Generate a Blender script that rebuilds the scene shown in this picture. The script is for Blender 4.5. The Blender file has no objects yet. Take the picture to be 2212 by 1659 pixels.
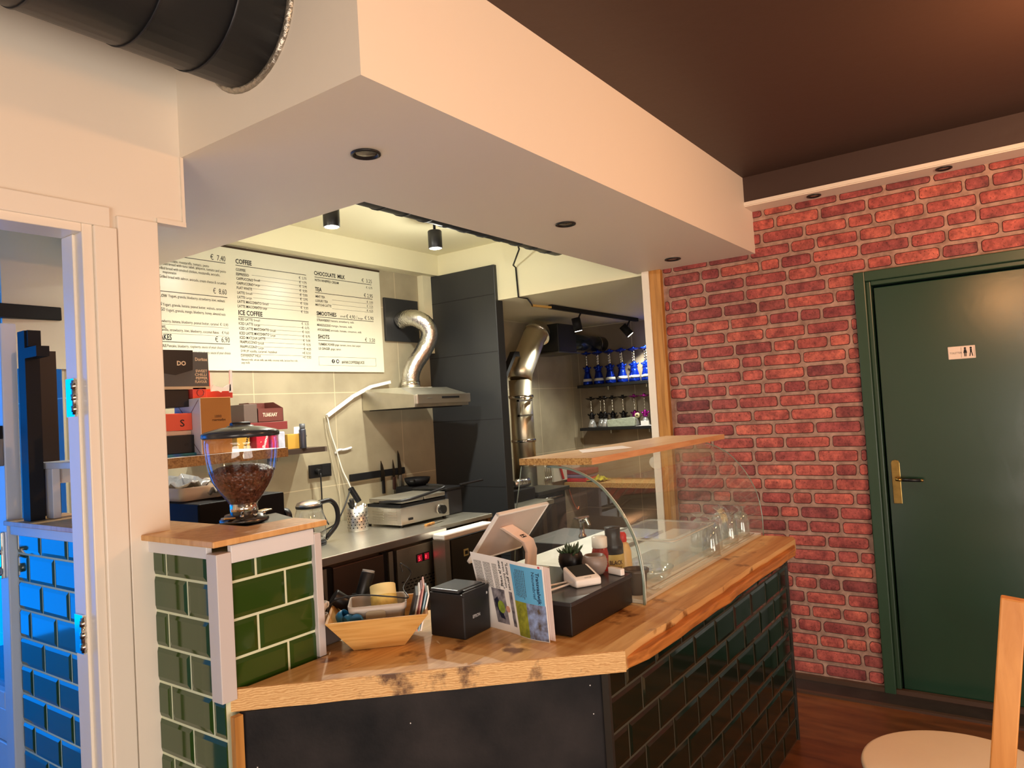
import bpy, bmesh, math, random
from mathutils import Vector, Matrix
random.seed(7)
S = bpy.context.scene
COL = S.collection
# ---------------------------------------------------------------- camera, world, lights, exposure
cam_d = bpy.data.cameras.new('camera'); cam = bpy.data.objects.new('camera', cam_d); COL.objects.link(cam); S.camera = cam
_y, _p, _r = math.radians(54.43826), math.radians(2.02282), math.radians(-3.41989)
_f = Vector((math.sin(_y)*math.cos(_p), math.cos(_y)*math.cos(_p), math.sin(_p)))
_rt = Vector((math.cos(_y), -math.sin(_y), 0)); _u = _rt.cross(_f)
_r2 = _rt*math.cos(_r) + _u*math.sin(_r); _u2 = -_rt*math.sin(_r) + _u*math.cos(_r)
M = Matrix((( _r2.x, _u2.x, -_f.x, 0), (_r2.y, _u2.y, -_f.y, 0), (_r2.z, _u2.z, -_f.z, 1.56), (0, 0, 0, 1)))
cam.matrix_world = M
cam_d.sensor_fit = 'HORIZONTAL'; cam_d.sensor_width = 36; cam_d.lens = 1565.13*36/2212
cam_d.clip_start = 0.02; cam_d.clip_end = 100

w = bpy.data.worlds.new('street_daylight'); S.world = w; w.use_nodes = True
bg = w.node_tree.nodes['Background']; bg.inputs[0].default_value = (0.0, 0.24, 1.0, 1); bg.inputs[1].default_value = 2.6

def light(name, kind, loc, power, color, radius=0.05, aim=None, angle=120, blend=0.6, size=None):
    d = bpy.data.lights.new(name, kind); d.energy = power; d.color = color
    if kind == 'AREA': d.shape = 'RECTANGLE'; d.size, d.size_y = size
    else: d.shadow_soft_size = radius
    if kind == 'SPOT': d.spot_size = math.radians(angle); d.spot_blend = blend
    o = bpy.data.objects.new(name, d); COL.objects.link(o); o.location = loc
    if aim: o.rotation_euler = (Vector(aim)-Vector(loc)).to_track_quat('-Z', 'Y').to_euler()
    return o
WARM = (1.0, 0.56, 0.29); NEUT = (1.0, 0.97, 0.84)
light('pendant_lamp_light', 'POINT', (1.0, 0.116, 2.236), 10.5, (1.0, 0.44, 0.16), 0.13)
light('pendant_lamp_light', 'POINT', (-0.5, -0.2, 2.1), 5.5, (1.0, 0.78, 0.58), 0.10)
light('pendant_lamp_light', 'POINT', (2.7, -0.4, 2.30), 33, (1.0, 0.47, 0.20), 0.07)
light('low_fill_light', 'AREA', (0.3, -2.7, 0.75), 42, (1.0, 0.90, 0.80), aim=(2.2, 1.6, 2.4), size=(2.4, 1.3))  # unseen low fill, added to brighten the soffit underside
light('side_fill_light', 'AREA', (-2.8, -0.9, 0.85), 78, (1.0, 0.90, 0.80), aim=(1.6, 1.0, 2.2), size=(2.8, 1.4))  # unseen fill added from the side for neutral light on soffit and walls
light('spot_lamp_light', 'SPOT', (2.53, 2.90, 2.555), 62, NEUT, 0.03, (2.53, 2.92, 0), 158, 1.0)
light('spot_lamp_light', 'SPOT', (3.34, 2.90, 2.565), 62, NEUT, 0.03, (3.34, 2.92, 0), 158, 1.0)
light('spot_lamp_light', 'SPOT', (1.98, 2.90, 2.56), 24, NEUT, 0.03, (1.98, 2.92, 0), 150, 1.0)
light('spot_lamp_light', 'SPOT', (5.11, 3.0, 2.13), 26, NEUT, 0.03, (5.0, 3.0, 0), 150, 0.5)
light('spot_lamp_light', 'SPOT', (6.02, 2.90, 2.12), 20, NEUT, 0.03, (6.3, 2.7, 1.3), 130, 0.5)
light('spot_glow_light', 'POINT', (2.53, 2.90, 2.53), 3.5, NEUT, 0.02)
light('spot_glow_light', 'POINT', (3.34, 2.90, 2.53), 3.5, NEUT, 0.02)
S.view_settings.view_transform = 'Standard'; S.view_settings.look = 'None'
S.view_settings.gamma = 1; S.view_settings.use_curve_mapping = False
S.view_settings.exposure = 0.85

# ---------------------------------------------------------------- materials
def new_mat(name):
    m = bpy.data.materials.new(name); m.use_nodes = True
    return m, m.node_tree.nodes, m.node_tree.links, m.node_tree.nodes['Principled BSDF']
def srgb(r, g, b):
    f = lambda c: (c/255/12.92) if c/255 <= .04045 else ((c/255+.055)/1.055)**2.4
    return (f(r), f(g), f(b), 1)
def mat(name, col, rough=.5, metal=0, noise=0, nscale=8, bump=0, bscale=40, coat=0, spec=None, col2=None, stretch=None, emit=None, es=1):
    m, N, L, B = new_mat(name)
    B.inputs['Base Color'].default_value = col; B.inputs['Roughness'].default_value = rough; B.inputs['Metallic'].default_value = metal
    if coat: B.inputs['Coat Weight'].default_value = coat; B.inputs['Coat Roughness'].default_value = .05
    if spec is not None: B.inputs['Specular IOR Level'].default_value = spec
    if emit: B.inputs['Emission Color'].default_value = emit; B.inputs['Emission Strength'].default_value = es
    if noise or bump or col2:
        tc = N.new('ShaderNodeTexCoord'); mp = N.new('ShaderNodeMapping'); L.new(tc.outputs['Object'], mp.inputs[0])
        if stretch: mp.inputs['Scale'].default_value = stretch
    if noise or col2:
        n = N.new('ShaderNodeTexNoise'); n.inputs['Scale'].default_value = nscale; n.inputs['Detail'].default_value = 6; L.new(mp.outputs[0], n.inputs[0])
        r = N.new('ShaderNodeValToRGB'); L.new(n.outputs['Fac'], r.inputs[0]); r.color_ramp.elements[0].position = .3; r.color_ramp.elements[1].position = .7
        c2 = col2 or tuple(list(max(0, c*(1-noise)) for c in col[:3])+[1])
        r.color_ramp.elements[0].color = c2; r.color_ramp.elements[1].color = col
        L.new(r.outputs[0], B.inputs['Base Color'])
    if bump:
        n2 = N.new('ShaderNodeTexNoise'); n2.inputs['Scale'].default_value = bscale; n2.inputs['Detail'].default_value = 5; L.new(mp.outputs[0], n2.inputs[0])
        b = N.new('ShaderNodeBump'); b.inputs['Strength'].default_value = bump; b.inputs['Distance'].default_value = .01; L.new(n2.outputs['Fac'], b.inputs['Height']); L.new(b.outputs[0], B.inputs['Normal'])
    return m
def wood(name, c1, c2, scale=(1, 12, 12), rough=.45, dark=None, bump=.15, coat=0):
    m, N, L, B = new_mat(name)
    tc = N.new('ShaderNodeTexCoord'); mp = N.new('ShaderNodeMapping'); mp.inputs['Scale'].default_value = scale; L.new(tc.outputs['Object'], mp.inputs[0])
    n = N.new('ShaderNodeTexNoise'); n.inputs['Scale'].default_value = 3; n.inputs['Detail'].default_value = 8; n.inputs['Distortion'].default_value = .6; L.new(mp.outputs[0], n.inputs[0])
    r = N.new('ShaderNodeValToRGB'); L.new(n.outputs['Fac'], r.inputs[0])
    r.color_ramp.elements[0].position = .33; r.color_ramp.elements[0].color = c2; r.color_ramp.elements[1].position = .62; r.color_ramp.elements[1].color = c1
    last = r.outputs[0]
    if dark:
        v = N.new('ShaderNodeTexNoise'); v.inputs['Scale'].default_value = dark[1]; v.inputs['Detail'].default_value = 10; L.new(tc.outputs['Object'], v.inputs[0])
        r2 = N.new('ShaderNodeValToRGB'); L.new(v.outputs['Fac'], r2.inputs[0]); r2.color_ramp.elements[0].position = .60; r2.color_ramp.elements[0].color = (0, 0, 0, 1); r2.color_ramp.elements[1].position = .68; r2.color_ramp.elements[1].color = (1, 1, 1, 1)
        mx = N.new('ShaderNodeMix'); mx.data_type = 'RGBA'; L.new(r2.outputs[0], mx.inputs['Factor']); L.new(last, mx.inputs['A']); mx.inputs['B'].default_value = dark[0]; last = mx.outputs['Result']
    L.new(last, B.inputs['Base Color']); B.inputs['Roughness'].default_value = rough
    if coat: B.inputs['Coat Weight'].default_value = coat; B.inputs['Coat Roughness'].default_value = .15
    b = N.new('ShaderNodeBump'); b.inputs['Strength'].default_value = bump; b.inputs['Distance'].default_value = .004; L.new(n.outputs['Fac'], b.inputs['Height']); L.new(b.outputs[0], B.inputs['Normal'])
    return m
def thin_glass(name, tint=(.93, .97, .95, 1), refl=1.0, rough=.02, ior=1.5, haze=0):
    m, N, L, B = new_mat(name); N.remove(B); out = N['Material Output']
    t = N.new('ShaderNodeBsdfTransparent'); t.inputs[0].default_value = tint
    g = N.new('ShaderNodeBsdfGlossy'); g.inputs['Roughness'].default_value = rough; g.inputs[0].default_value = (1, 1, 1, 1)
    lw = N.new('ShaderNodeLayerWeight'); lw.inputs[0].default_value = .5
    fr = N.new('ShaderNodeMath'); fr.operation = 'POWER'; fr.inputs[1].default_value = 4.0; L.new(lw.outputs['Facing'], fr.inputs[0])
    mu = N.new('ShaderNodeMath'); mu.operation = 'MULTIPLY_ADD'; mu.inputs[1].default_value = min(.9, .8*refl); mu.inputs[2].default_value = .05*refl; L.new(fr.outputs[0], mu.inputs[0])
    mx = N.new('ShaderNodeMixShader'); L.new(mu.outputs[0], mx.inputs[0]); L.new(t.outputs[0], mx.inputs[1]); L.new(g.outputs[0], mx.inputs[2])
    last = mx
    if haze:
        d = N.new('ShaderNodeBsdfDiffuse'); d.inputs[0].default_value = (.8, .82, .8, 1); m2 = N.new('ShaderNodeMixShader'); m2.inputs[0].default_value = haze
        L.new(mx.outputs[0], m2.inputs[1]); L.new(d.outputs[0], m2.inputs[2]); last = m2
    L.new(last.outputs[0], out.inputs[0])
    return m
PAINT = mat('cream_paint', srgb(232, 222, 205), .55, bump=.05, bscale=14)
PAINTG = mat('glossy_cream_paint', srgb(236, 226, 210), .3, bump=.04, bscale=12)
CEILW = mat('white_ceiling_paint', srgb(236, 230, 196), .6, bump=.04, bscale=10)
DARKC = mat('dark_brown_ceiling_paint', srgb(62, 44, 36), .55, bump=.1, bscale=20)
BLACKP = mat('black_tile_paint', srgb(44, 46, 48), .42, bump=.04, bscale=30)
GROUT = mat('pale_grout', srgb(215, 222, 190), .8)
GROUTD = mat('grey_grout', srgb(66, 62, 48), .8)
BLACK = mat('black_plastic', srgb(22, 22, 24), .38)
BLACKM = mat('matte_black_metal', srgb(26, 26, 28), .55, 0, spec=.25)
STEEL = mat('brushed_steel', srgb(226, 222, 212), .33, 1, noise=.12, nscale=6, stretch=(1, 30, 1))
STEELR = mat('rough_steel', srgb(204, 200, 186), .42, 1, noise=.2, nscale=8)
CHROME = mat('chrome', srgb(225, 222, 215), .12, 1)
FOIL = mat('crumpled_foil', srgb(230, 228, 224), .22, 1, bump=.9, bscale=30)
WHITEP = mat('white_plastic', srgb(240, 236, 228), .35)
PAPER = mat('white_paper', srgb(246, 244, 240), .7)
INK = mat('black_ink', srgb(18, 16, 14), .7)
INKG = mat('grey_ink', srgb(70, 66, 58), .7)
BLUEW = mat('pale_painted_wood', srgb(226, 226, 228), .45, noise=.06, nscale=5)
GLASS = thin_glass('clear_glass')
GLASSC = thin_glass('curved_case_glass', (.95, .975, .95, 1), 1.0, .01, haze=.03)
GLASSE = mat('green_glass_edge', srgb(120, 140, 128), .1, 0, coat=.5)
GLASSW = thin_glass('drinking_glass', (.95, .97, .95, 1), 2.2, .03, haze=.07)
PLASTC = thin_glass('clear_plastic', (.90, .92, .90, 1), 1.3, .08, haze=.12)
RED = mat('red_plastic', srgb(205, 34, 30), .4)
ORANGE = mat('orange_red_card', srgb(232, 66, 30), .6)
CARD = mat('brown_cardboard', srgb(190, 128, 62), .75, noise=.1, nscale=4)
CHIP = mat('chipboard_edge', srgb(214, 174, 104), .8, col2=srgb(140, 92, 40), nscale=160)
OAKTOP = wood('oak_counter_top', srgb(222, 180, 118), srgb(196, 146, 86), (1.2, 14, 10), .40, (srgb(118, 74, 32), 9), coat=.15)
PINE = wood('pine_batten', srgb(196, 140, 70), srgb(160, 106, 44), (14, 14, 1), .5)
BEECH = wood('pale_beech', srgb(226, 178, 116), srgb(206, 152, 90), (14, 14, 1.5), .4)
BOARD = wood('laminated_wood_board', srgb(236, 208, 168), srgb(222, 182, 136), (1, 18, 10), .35)
BAMBOO = wood('bamboo', srgb(226, 180, 108), srgb(204, 150, 78), (2, 2, 26), .4, bump=.08)
FLOORW = wood('parquet_floor', srgb(122, 72, 36), srgb(88, 48, 22), (5, 1.2, 1), .35, coat=.2)
SLATE = mat('black_slate_panel', srgb(46, 41, 40), .6, spec=.2, col2=srgb(10, 10, 13), nscale=5.5, bump=.06, bscale=90)
DRESS = mat('green_door_paint', srgb(30, 63, 46), .21, spec=1.0, bump=.03, bscale=30)
DFRAME = mat('green_frame_paint', srgb(44, 70, 50), .35)
BRASS = mat('aged_brass', srgb(178, 148, 84), .3, 1, noise=.3, nscale=40)
MARBLE = mat('white_marble_laminate', srgb(240, 240, 232), .3, col2=srgb(214, 214, 202), nscale=5)
BEAN = mat('roasted_beans', srgb(66, 34, 22), .35)
COPPER = mat('rose_gold_plastic', srgb(240, 214, 196), .35)

# ---------------------------------------------------------------- mesh builder
class MB:
    def __init__(s): s.v = []; s.f = []; s.m = []; s.sm = []; s.mi = 0
    def mat(s, i): s.mi = i; return s
    def add(s, vs, fs, smooth=False):
        o = len(s.v); s.v += [tuple(p) for p in vs]
        for f in fs: s.f.append([o+i for i in f]); s.m.append(s.mi); s.sm.append(smooth)
        return s
    def box(s, x0, x1, y0, y1, z0, z1, rot=None):
        vs = [Vector((x, y, z)) for z in (z0, z1) for y in (y0, y1) for x in (x0, x1)]
        if rot:
            c = Vector(((x0+x1)/2, (y0+y1)/2, (z0+z1)/2)); vs = [rot @ (p-c)+c for p in vs]
        return s.add(vs, [(0, 2, 3, 1), (4, 5, 7, 6), (0, 1, 5, 4), (2, 6, 7, 3), (0, 4, 6, 2), (1, 3, 7, 5)])
    def bar(s, a, b, w, h, up=(0, 0, 1)):
        a = Vector(a); b = Vector(b); d = (b-a).normalized(); u = Vector(up)
        r = d.cross(u).normalized(); u = r.cross(d)
        vs = [p+r*i*w/2+u*j*h/2 for p in (a, b) for i, j in ((-1, -1), (1, -1), (1, 1), (-1, 1))]
        return s.add(vs, [(3, 2, 1, 0), (4, 5, 6, 7), (0, 1, 5, 4), (1, 2, 6, 5), (2, 3, 7, 6), (3, 0, 4, 7)])
    def prism(s, poly, z0, z1, axis='z'):
        def P(a, b, c): return {'z': (a, b, c), 'x': (c, a, b), 'y': (a, c, b)}[axis]
        n = len(poly); vs = [P(a, b, z0) for a, b in poly]+[P(a, b, z1) for a, b in poly]
        area = sum(poly[i][0]*poly[(i+1) % n][1]-poly[(i+1) % n][0]*poly[i][1] for i in range(n))
        fl = (area > 0) ^ (axis == 'y')
        fs = [tuple(range(n))[::-1], tuple(range(n, 2*n))]+[(i, (i+1) % n, n+(i+1) % n, n+i) for i in range(n)]
        if not fl: fs = [tuple(reversed(f)) for f in fs]
        return s.add(vs, fs)
    def tube(s, pts, r, seg=12, cap=True, rs=None):
        pts = [Vector(p) for p in pts]; n = len(pts); vs = []; prev = None
        for i, p in enumerate(pts):
            d = (pts[min(i+1, n-1)]-pts[max(i-1, 0)]).normalized()
            if prev is None:
                u = Vector((0, 0, 1)) if abs(d.z) < .9 else Vector((1, 0, 0)); u = (u-d*u.dot(d)).normalized()
            else: u = (prev-d*prev.dot(d)).normalized()
            prev = u; q = d.cross(u); rr = rs[i] if rs else r
            for k in range(seg):
                a = 2*math.pi*k/seg; vs.append(p+u*math.cos(a)*rr+q*math.sin(a)*rr)
        fs = [(i*seg+k, i*seg+(k+1) % seg, (i+1)*seg+(k+1) % seg, (i+1)*seg+k) for i in range(n-1) for k in range(seg)]
        s.add(vs, fs, True)
        if cap:
            o = len(s.v)-n*seg
            s.f.append([o+k for k in range(seg)][::-1]); s.m.append(s.mi); s.sm.append(False)
            s.f.append([o+(n-1)*seg+k for k in range(seg)]); s.m.append(s.mi); s.sm.append(False)
        return s
    def cyl(s, a, b, r, r2=None, seg=24): return s.tube([a, b], r, seg, True, [r, r2 if r2 is not None else r])
    def lathe(s, prof, c=(0, 0, 0), seg=28, axis='z', sx=1, sy=1):
        vs = []; n = len(prof)
        for r, h in prof:
            for k in range(seg):
                a = 2*math.pi*k/seg; x, y = r*math.cos(a)*sx, r*math.sin(a)*sy
                p = {'z': (x, y, h), 'x': (h, x, y), 'y': (y, h, x)}[axis]; vs.append((p[0]+c[0], p[1]+c[1], p[2]+c[2]))
        fs = [(i*seg+k, i*seg+(k+1) % seg, (i+1)*seg+(k+1) % seg, (i+1)*seg+k) for i in range(n-1) for k in range(seg)]
        o = len(s.v); s.add(vs, fs, True)
        if prof[0][0] > 1e-4: s.f.append([o+k for k in range(seg)][::-1]); s.m.append(s.mi); s.sm.append(False)
        if prof[-1][0] > 1e-4: s.f.append([o+(n-1)*seg+k for k in range(seg)]); s.m.append(s.mi); s.sm.append(False)
        return s
    def tf(s, mtx): s.v = [tuple(mtx @ Vector(p)) for p in s.v]; return s

def link_mesh(name, mb, mats, parent=None, origin=None, bevel=0, solid=0, subsurf=0):
    me = bpy.data.meshes.new(name); o = Vector(origin) if origin is not None else Vector((0, 0, 0))
    me.from_pydata([tuple(Vector(p)-o) for p in mb.v], [], mb.f)
    if not isinstance(mats, (list, tuple)): mats = [mats]
    for m in mats: me.materials.append(m)
    me.polygons.foreach_set('material_index', [min(i, len(mats)-1) for i in mb.m]); me.polygons.foreach_set('use_smooth', mb.sm)
    me.update()
    ob = bpy.data.objects.new(name, me); COL.objects.link(ob)
    if parent: ob.parent = parent
    else: ob.location = o
    if bevel:
        b = ob.modifiers.new('bevel', 'BEVEL'); b.width = bevel; b.segments = 2; b.limit_method = 'ANGLE'; b.angle_limit = math.radians(40)
    if solid: sm = ob.modifiers.new('solid', 'SOLIDIFY'); sm.thickness = solid; sm.offset = 0
    if subsurf: ss = ob.modifiers.new('sub', 'SUBSURF'); ss.levels = ss.render_levels = subsurf
    return ob
def props(o, label=None, cat=None, group=None, kind=None):
    if label: o['label'] = label
    if cat: o['category'] = cat
    if group: o['group'] = group
    if kind: o['kind'] = kind
    return o
def solo(name, label, cat, mb, mats, group=None, kind=None, **k):
    xs = [p[0] for p in mb.v]; ys = [p[1] for p in mb.v]; zs = [p[2] for p in mb.v]
    return props(link_mesh(name, mb, mats, None, ((min(xs)+max(xs))/2, (min(ys)+max(ys))/2, min(zs)), **k), label, cat, group, kind)
def struct(name, mb, mats, label=None, **k):
    o = link_mesh(name, mb, mats, **k); o['kind'] = 'structure'
    if label: o['label'] = label
    return o
def thing(name, label, cat, loc, group=None, rz=0):
    o = bpy.data.objects.new(name, None); COL.objects.link(o); o.location = loc; o.rotation_euler = (0, 0, rz); o.empty_display_size = .05
    return props(o, label, cat, group)
def part(t, name, mb, mats, label=None, world=True, **k):
    """a part given in world coordinates (world=True) or in the coordinates of its thing"""
    ob = link_mesh(name, mb, mats, t, None, **k)
    if world:
        l = Vector(t.location)
        p = t.parent
        while p: l += Vector(p.location); p = p.parent
        ob.data.transform(Matrix.Translation(-l))
    if label: ob['label'] = label
    return ob
def copy_thing(root, loc, label, rz=None):
    r = root.copy(); COL.objects.link(r); r.location = loc; r['label'] = label
    if rz is not None: r.rotation_euler = (0, 0, rz)
    for ch in list(root.children):
        c = ch.copy(); COL.objects.link(c); c.parent = r
        for g in list(ch.children):
            d = g.copy(); COL.objects.link(d); d.parent = c
    return r
def text_mesh(mb, s, origin, right, up, size, width=None, bold=0, align='LEFT', lift=0):
    cu = bpy.data.curves.new('lettering', 'FONT'); cu.body = s; cu.size = size; cu.resolution_u = 2; cu.offset = bold; cu.align_x = 'LEFT'
    ob = bpy.data.objects.new('lettering', cu); COL.objects.link(ob); bpy.context.view_layer.update()
    me = bpy.data.meshes.new_from_object(ob.evaluated_get(bpy.context.evaluated_depsgraph_get()))
    vs = [v.co.copy() for v in me.vertices]; fs = [tuple(p.vertices) for p in me.polygons]
    bpy.data.objects.remove(ob); bpy.data.curves.remove(cu); bpy.data.meshes.remove(me)
    if not vs: return
    x0 = min(v.x for v in vs); x1 = max(v.x for v in vs)
    k = width/(x1-x0) if width else 1
    off = {'LEFT': 0, 'CENTER': -(x1-x0)*k/2, 'RIGHT': -(x1-x0)*k}[align]
    R = Vector(right).normalized(); U = Vector(up).normalized(); n = R.cross(U); O = Vector(origin)+n*lift
    mb.add([O+R*((v.x-x0)*k+off)+U*v.y for v in vs], fs)

def tiles(mb, udir, origin, u0, u1, z0, z1, rows, seamA, pitch, normal, holes=(), cut=None):
    """bevelled metro tiles on a wall: rows = list of (zlow, zhigh, seam start)"""
    U = Vector(udir); Nn = Vector(normal); O = Vector(origin)
    for zl, zh, s0 in rows:
        k0 = math.floor((u0-s0)/pitch)-1; u = s0+k0*pitch
        while u < u1:
            G = .0035; a, b = max(u+G, u0), min(u+pitch-G, u1); c, d = max(zl+G, z0), min(zh-G, z1)
            if b-a > .008 and d-c > .008:
                bv = .011; a2 = a+bv if a == u+G else a; b2 = b-bv if abs(b-(u+pitch-G)) < 1e-6 else b
                c2 = c+bv if c == zl+G else c; d2 = d-bv if abs(d-(zh-G)) < 1e-6 else d
                if b2 > a2 and d2 > c2:
                    P = lambda q, r, h: O+U*q+Vector((0, 0, 1))*r+Nn*h
                    vs = [P(a, c, .0), P(b, c, 0), P(b, d, 0), P(a, d, 0), P(a, c, .0006), P(b, c, .0006), P(b, d, .0006), P(a, d, .0006), P(a2, c2, .0034), P(b2, c2, .0034), P(b2, d2, .0034), P(a2, d2, .0034)]
                    fs = [(0, 1, 5, 4), (1, 2, 6, 5), (2, 3, 7, 6), (3, 0, 4, 7), (4, 5, 9, 8), (5, 6, 10, 9), (6, 7, 11, 10), (7, 4, 8, 11), (8, 9, 10, 11)]
                    if U.cross(Vector((0, 0, 1))).dot(Nn) < 0: fs = [tuple(reversed(f)) for f in fs]
                    mb.add(vs, fs)
            u += pitch
# ---------------------------------------------------------------- setting
def slab_tile_mat(name, c1, c2, grout, axis, u0, v0, bw, bh, rough=.35):
    m, N, L, B = new_mat(name)
    g = N.new('ShaderNodeNewGeometry'); sx = N.new('ShaderNodeSeparateXYZ'); L.new(g.outputs['Position'], sx.inputs[0])
    def frac(src, off, size):
        a = N.new('ShaderNodeMath'); a.operation = 'SUBTRACT'; L.new(src, a.inputs[0]); a.inputs[1].default_value = off
        d = N.new('ShaderNodeMath'); d.operation = 'DIVIDE'; L.new(a.outputs[0], d.inputs[0]); d.inputs[1].default_value = size
        r = N.new('ShaderNodeMath'); r.operation = 'ROUND'; L.new(d.outputs[0], r.inputs[0])
        e = N.new('ShaderNodeMath'); e.operation = 'SUBTRACT'; L.new(d.outputs[0], e.inputs[0]); L.new(r.outputs[0], e.inputs[1])
        ab = N.new('ShaderNodeMath'); ab.operation = 'ABSOLUTE'; L.new(e.outputs[0], ab.inputs[0])
        lt = N.new('ShaderNodeMath'); lt.operation = 'LESS_THAN'; L.new(ab.outputs[0], lt.inputs[0]); lt.inputs[1].default_value = .0028/size
        return lt.outputs[0]
    a = frac(sx.outputs[axis], u0, bw); b = frac(sx.outputs['Z'], v0, bh)
    mx = N.new('ShaderNodeMath'); mx.operation = 'MAXIMUM'; L.new(a, mx.inputs[0]); L.new(b, mx.inputs[1])
    n = N.new('ShaderNodeTexNoise'); n.inputs['Scale'].default_value = 3.5; n.inputs['Detail'].default_value = 8; L.new(g.outputs['Position'], n.inputs[0])
    r = N.new('ShaderNodeValToRGB'); L.new(n.outputs[0], r.inputs[0]); r.color_ramp.elements[0].position = .35; r.color_ramp.elements[0].color = c2; r.color_ramp.elements[1].position = .65; r.color_ramp.elements[1].color = c1
    q = N.new('ShaderNodeMix'); q.data_type = 'RGBA'; L.new(mx.outputs[0], q.inputs['Factor']); L.new(r.outputs[0], q.inputs['A']); q.inputs['B'].default_value = grout
    L.new(q.outputs['Result'], B.inputs['Base Color']); B.inputs['Roughness'].default_value = rough
    return m
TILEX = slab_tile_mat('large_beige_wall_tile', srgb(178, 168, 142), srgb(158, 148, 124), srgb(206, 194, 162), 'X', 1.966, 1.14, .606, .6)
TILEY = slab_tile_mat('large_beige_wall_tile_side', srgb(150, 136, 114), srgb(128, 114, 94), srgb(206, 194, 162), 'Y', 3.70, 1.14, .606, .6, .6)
# bricks: printed brick wallpaper, each brick a slightly raised rounded patch
def brick_mat():
    m, N, L, B = new_mat('red_brick')
    g = N.new('ShaderNodeNewGeometry'); n = N.new('ShaderNodeTexNoise'); n.inputs['Scale'].default_value = 34; n.inputs['Detail'].default_value = 8; n.inputs['Roughness'].default_value = .7
    L.new(g.outputs['Position'], n.inputs[0])
    r = N.new('ShaderNodeValToRGB'); L.new(g.outputs['Random Per Island'], r.inputs[0])
    cols = [(0, srgb(146, 72, 72)), (.25, srgb(184, 90, 84)), (.45, srgb(204, 104, 90)), (.65, srgb(162, 76, 76)), (.85, srgb(214, 114, 96)), (1, srgb(134, 64, 66))]
    r.color_ramp.elements[0].color = cols[0][1]; r.color_ramp.elements[1].color = cols[-1][1]
    for p, c in cols[1:-1]: e = r.color_ramp.elements.new(p); e.color = c
    r2 = N.new('ShaderNodeValToRGB'); L.new(n.outputs[0], r2.inputs[0]); r2.color_ramp.elements[0].position = .28; r2.color_ramp.elements[0].color = (.30, .22, .24, 1); r2.color_ramp.elements[1].position = .62; r2.color_ramp.elements[1].color = (1.12, 1.08, 1.05, 1)
    mx = N.new('ShaderNodeMix'); mx.data_type = 'RGBA'; mx.blend_type = 'MULTIPLY'; mx.inputs['Factor'].default_value = .9; L.new(r.outputs[0], mx.inputs['A']); L.new(r2.outputs[0], mx.inputs['B'])
    n3 = N.new('ShaderNodeTexNoise'); n3.inputs['Scale'].default_value = 13; n3.inputs['Detail'].default_value = 5; L.new(g.outputs['Position'], n3.inputs[0])
    r3 = N.new('ShaderNodeValToRGB'); L.new(n3.outputs[0], r3.inputs[0]); r3.color_ramp.elements[0].position = .36; r3.color_ramp.elements[0].color = (.55, .48, .55, 1); r3.color_ramp.elements[1].position = .58; r3.color_ramp.elements[1].color = (1.05, 1.08, 1.05, 1)
    n4 = N.new('ShaderNodeTexNoise'); n4.inputs['Scale'].default_value = 110; n4.inputs['Detail'].default_value = 2; L.new(g.outputs['Position'], n4.inputs[0])
    r4 = N.new('ShaderNodeValToRGB'); L.new(n4.outputs[0], r4.inputs[0]); r4.color_ramp.elements[0].position = .30; r4.color_ramp.elements[0].color = (.25, .2, .22, 1); r4.color_ramp.elements[1].position = .40; r4.color_ramp.elements[1].color = (1, 1, 1, 1)
    my = N.new('ShaderNodeMix'); my.data_type = 'RGBA'; my.blend_type = 'MULTIPLY'; my.inputs['Factor'].default_value = .9; L.new(mx.outputs['Result'], my.inputs['A']); L.new(r3.outputs[0], my.inputs['B'])
    mz = N.new('ShaderNodeMix'); mz.data_type = 'RGBA'; mz.blend_type = 'MULTIPLY'; mz.inputs['Factor'].default_value = .8; L.new(my.outputs['Result'], mz.inputs['A']); L.new(r4.outputs[0], mz.inputs['B'])
    L.new(mz.outputs['Result'], B.inputs['Base Color']); B.inputs['Roughness'].default_value = .65
    b = N.new('ShaderNodeBump'); b.inputs['Strength'].default_value = .35; b.inputs['Distance'].default_value = .004; L.new(n.outputs[0], b.inputs['Height']); L.new(b.outputs[0], B.inputs['Normal'])
    return m
BRICK = brick_mat(); BRICKD = mat('brick_dark_edge', srgb(84, 46, 42), .8)
MORTAR = mat('brick_mortar', srgb(186, 150, 132), .85, col2=srgb(138, 108, 94), nscale=26, bump=.4, bscale=60)
XW = 4.141
mb = MB()
for y0, y1, z0, z1 in ((-3.0, -.265, 0, 2.76), (-.265, .715, 2.163, 2.76), (.715, 1.905, 0, 2.76)): mb.box(XW, XW+.19, y0, y1, z0, z1)
rb = random.Random(3); z = .035; row = 0
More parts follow.
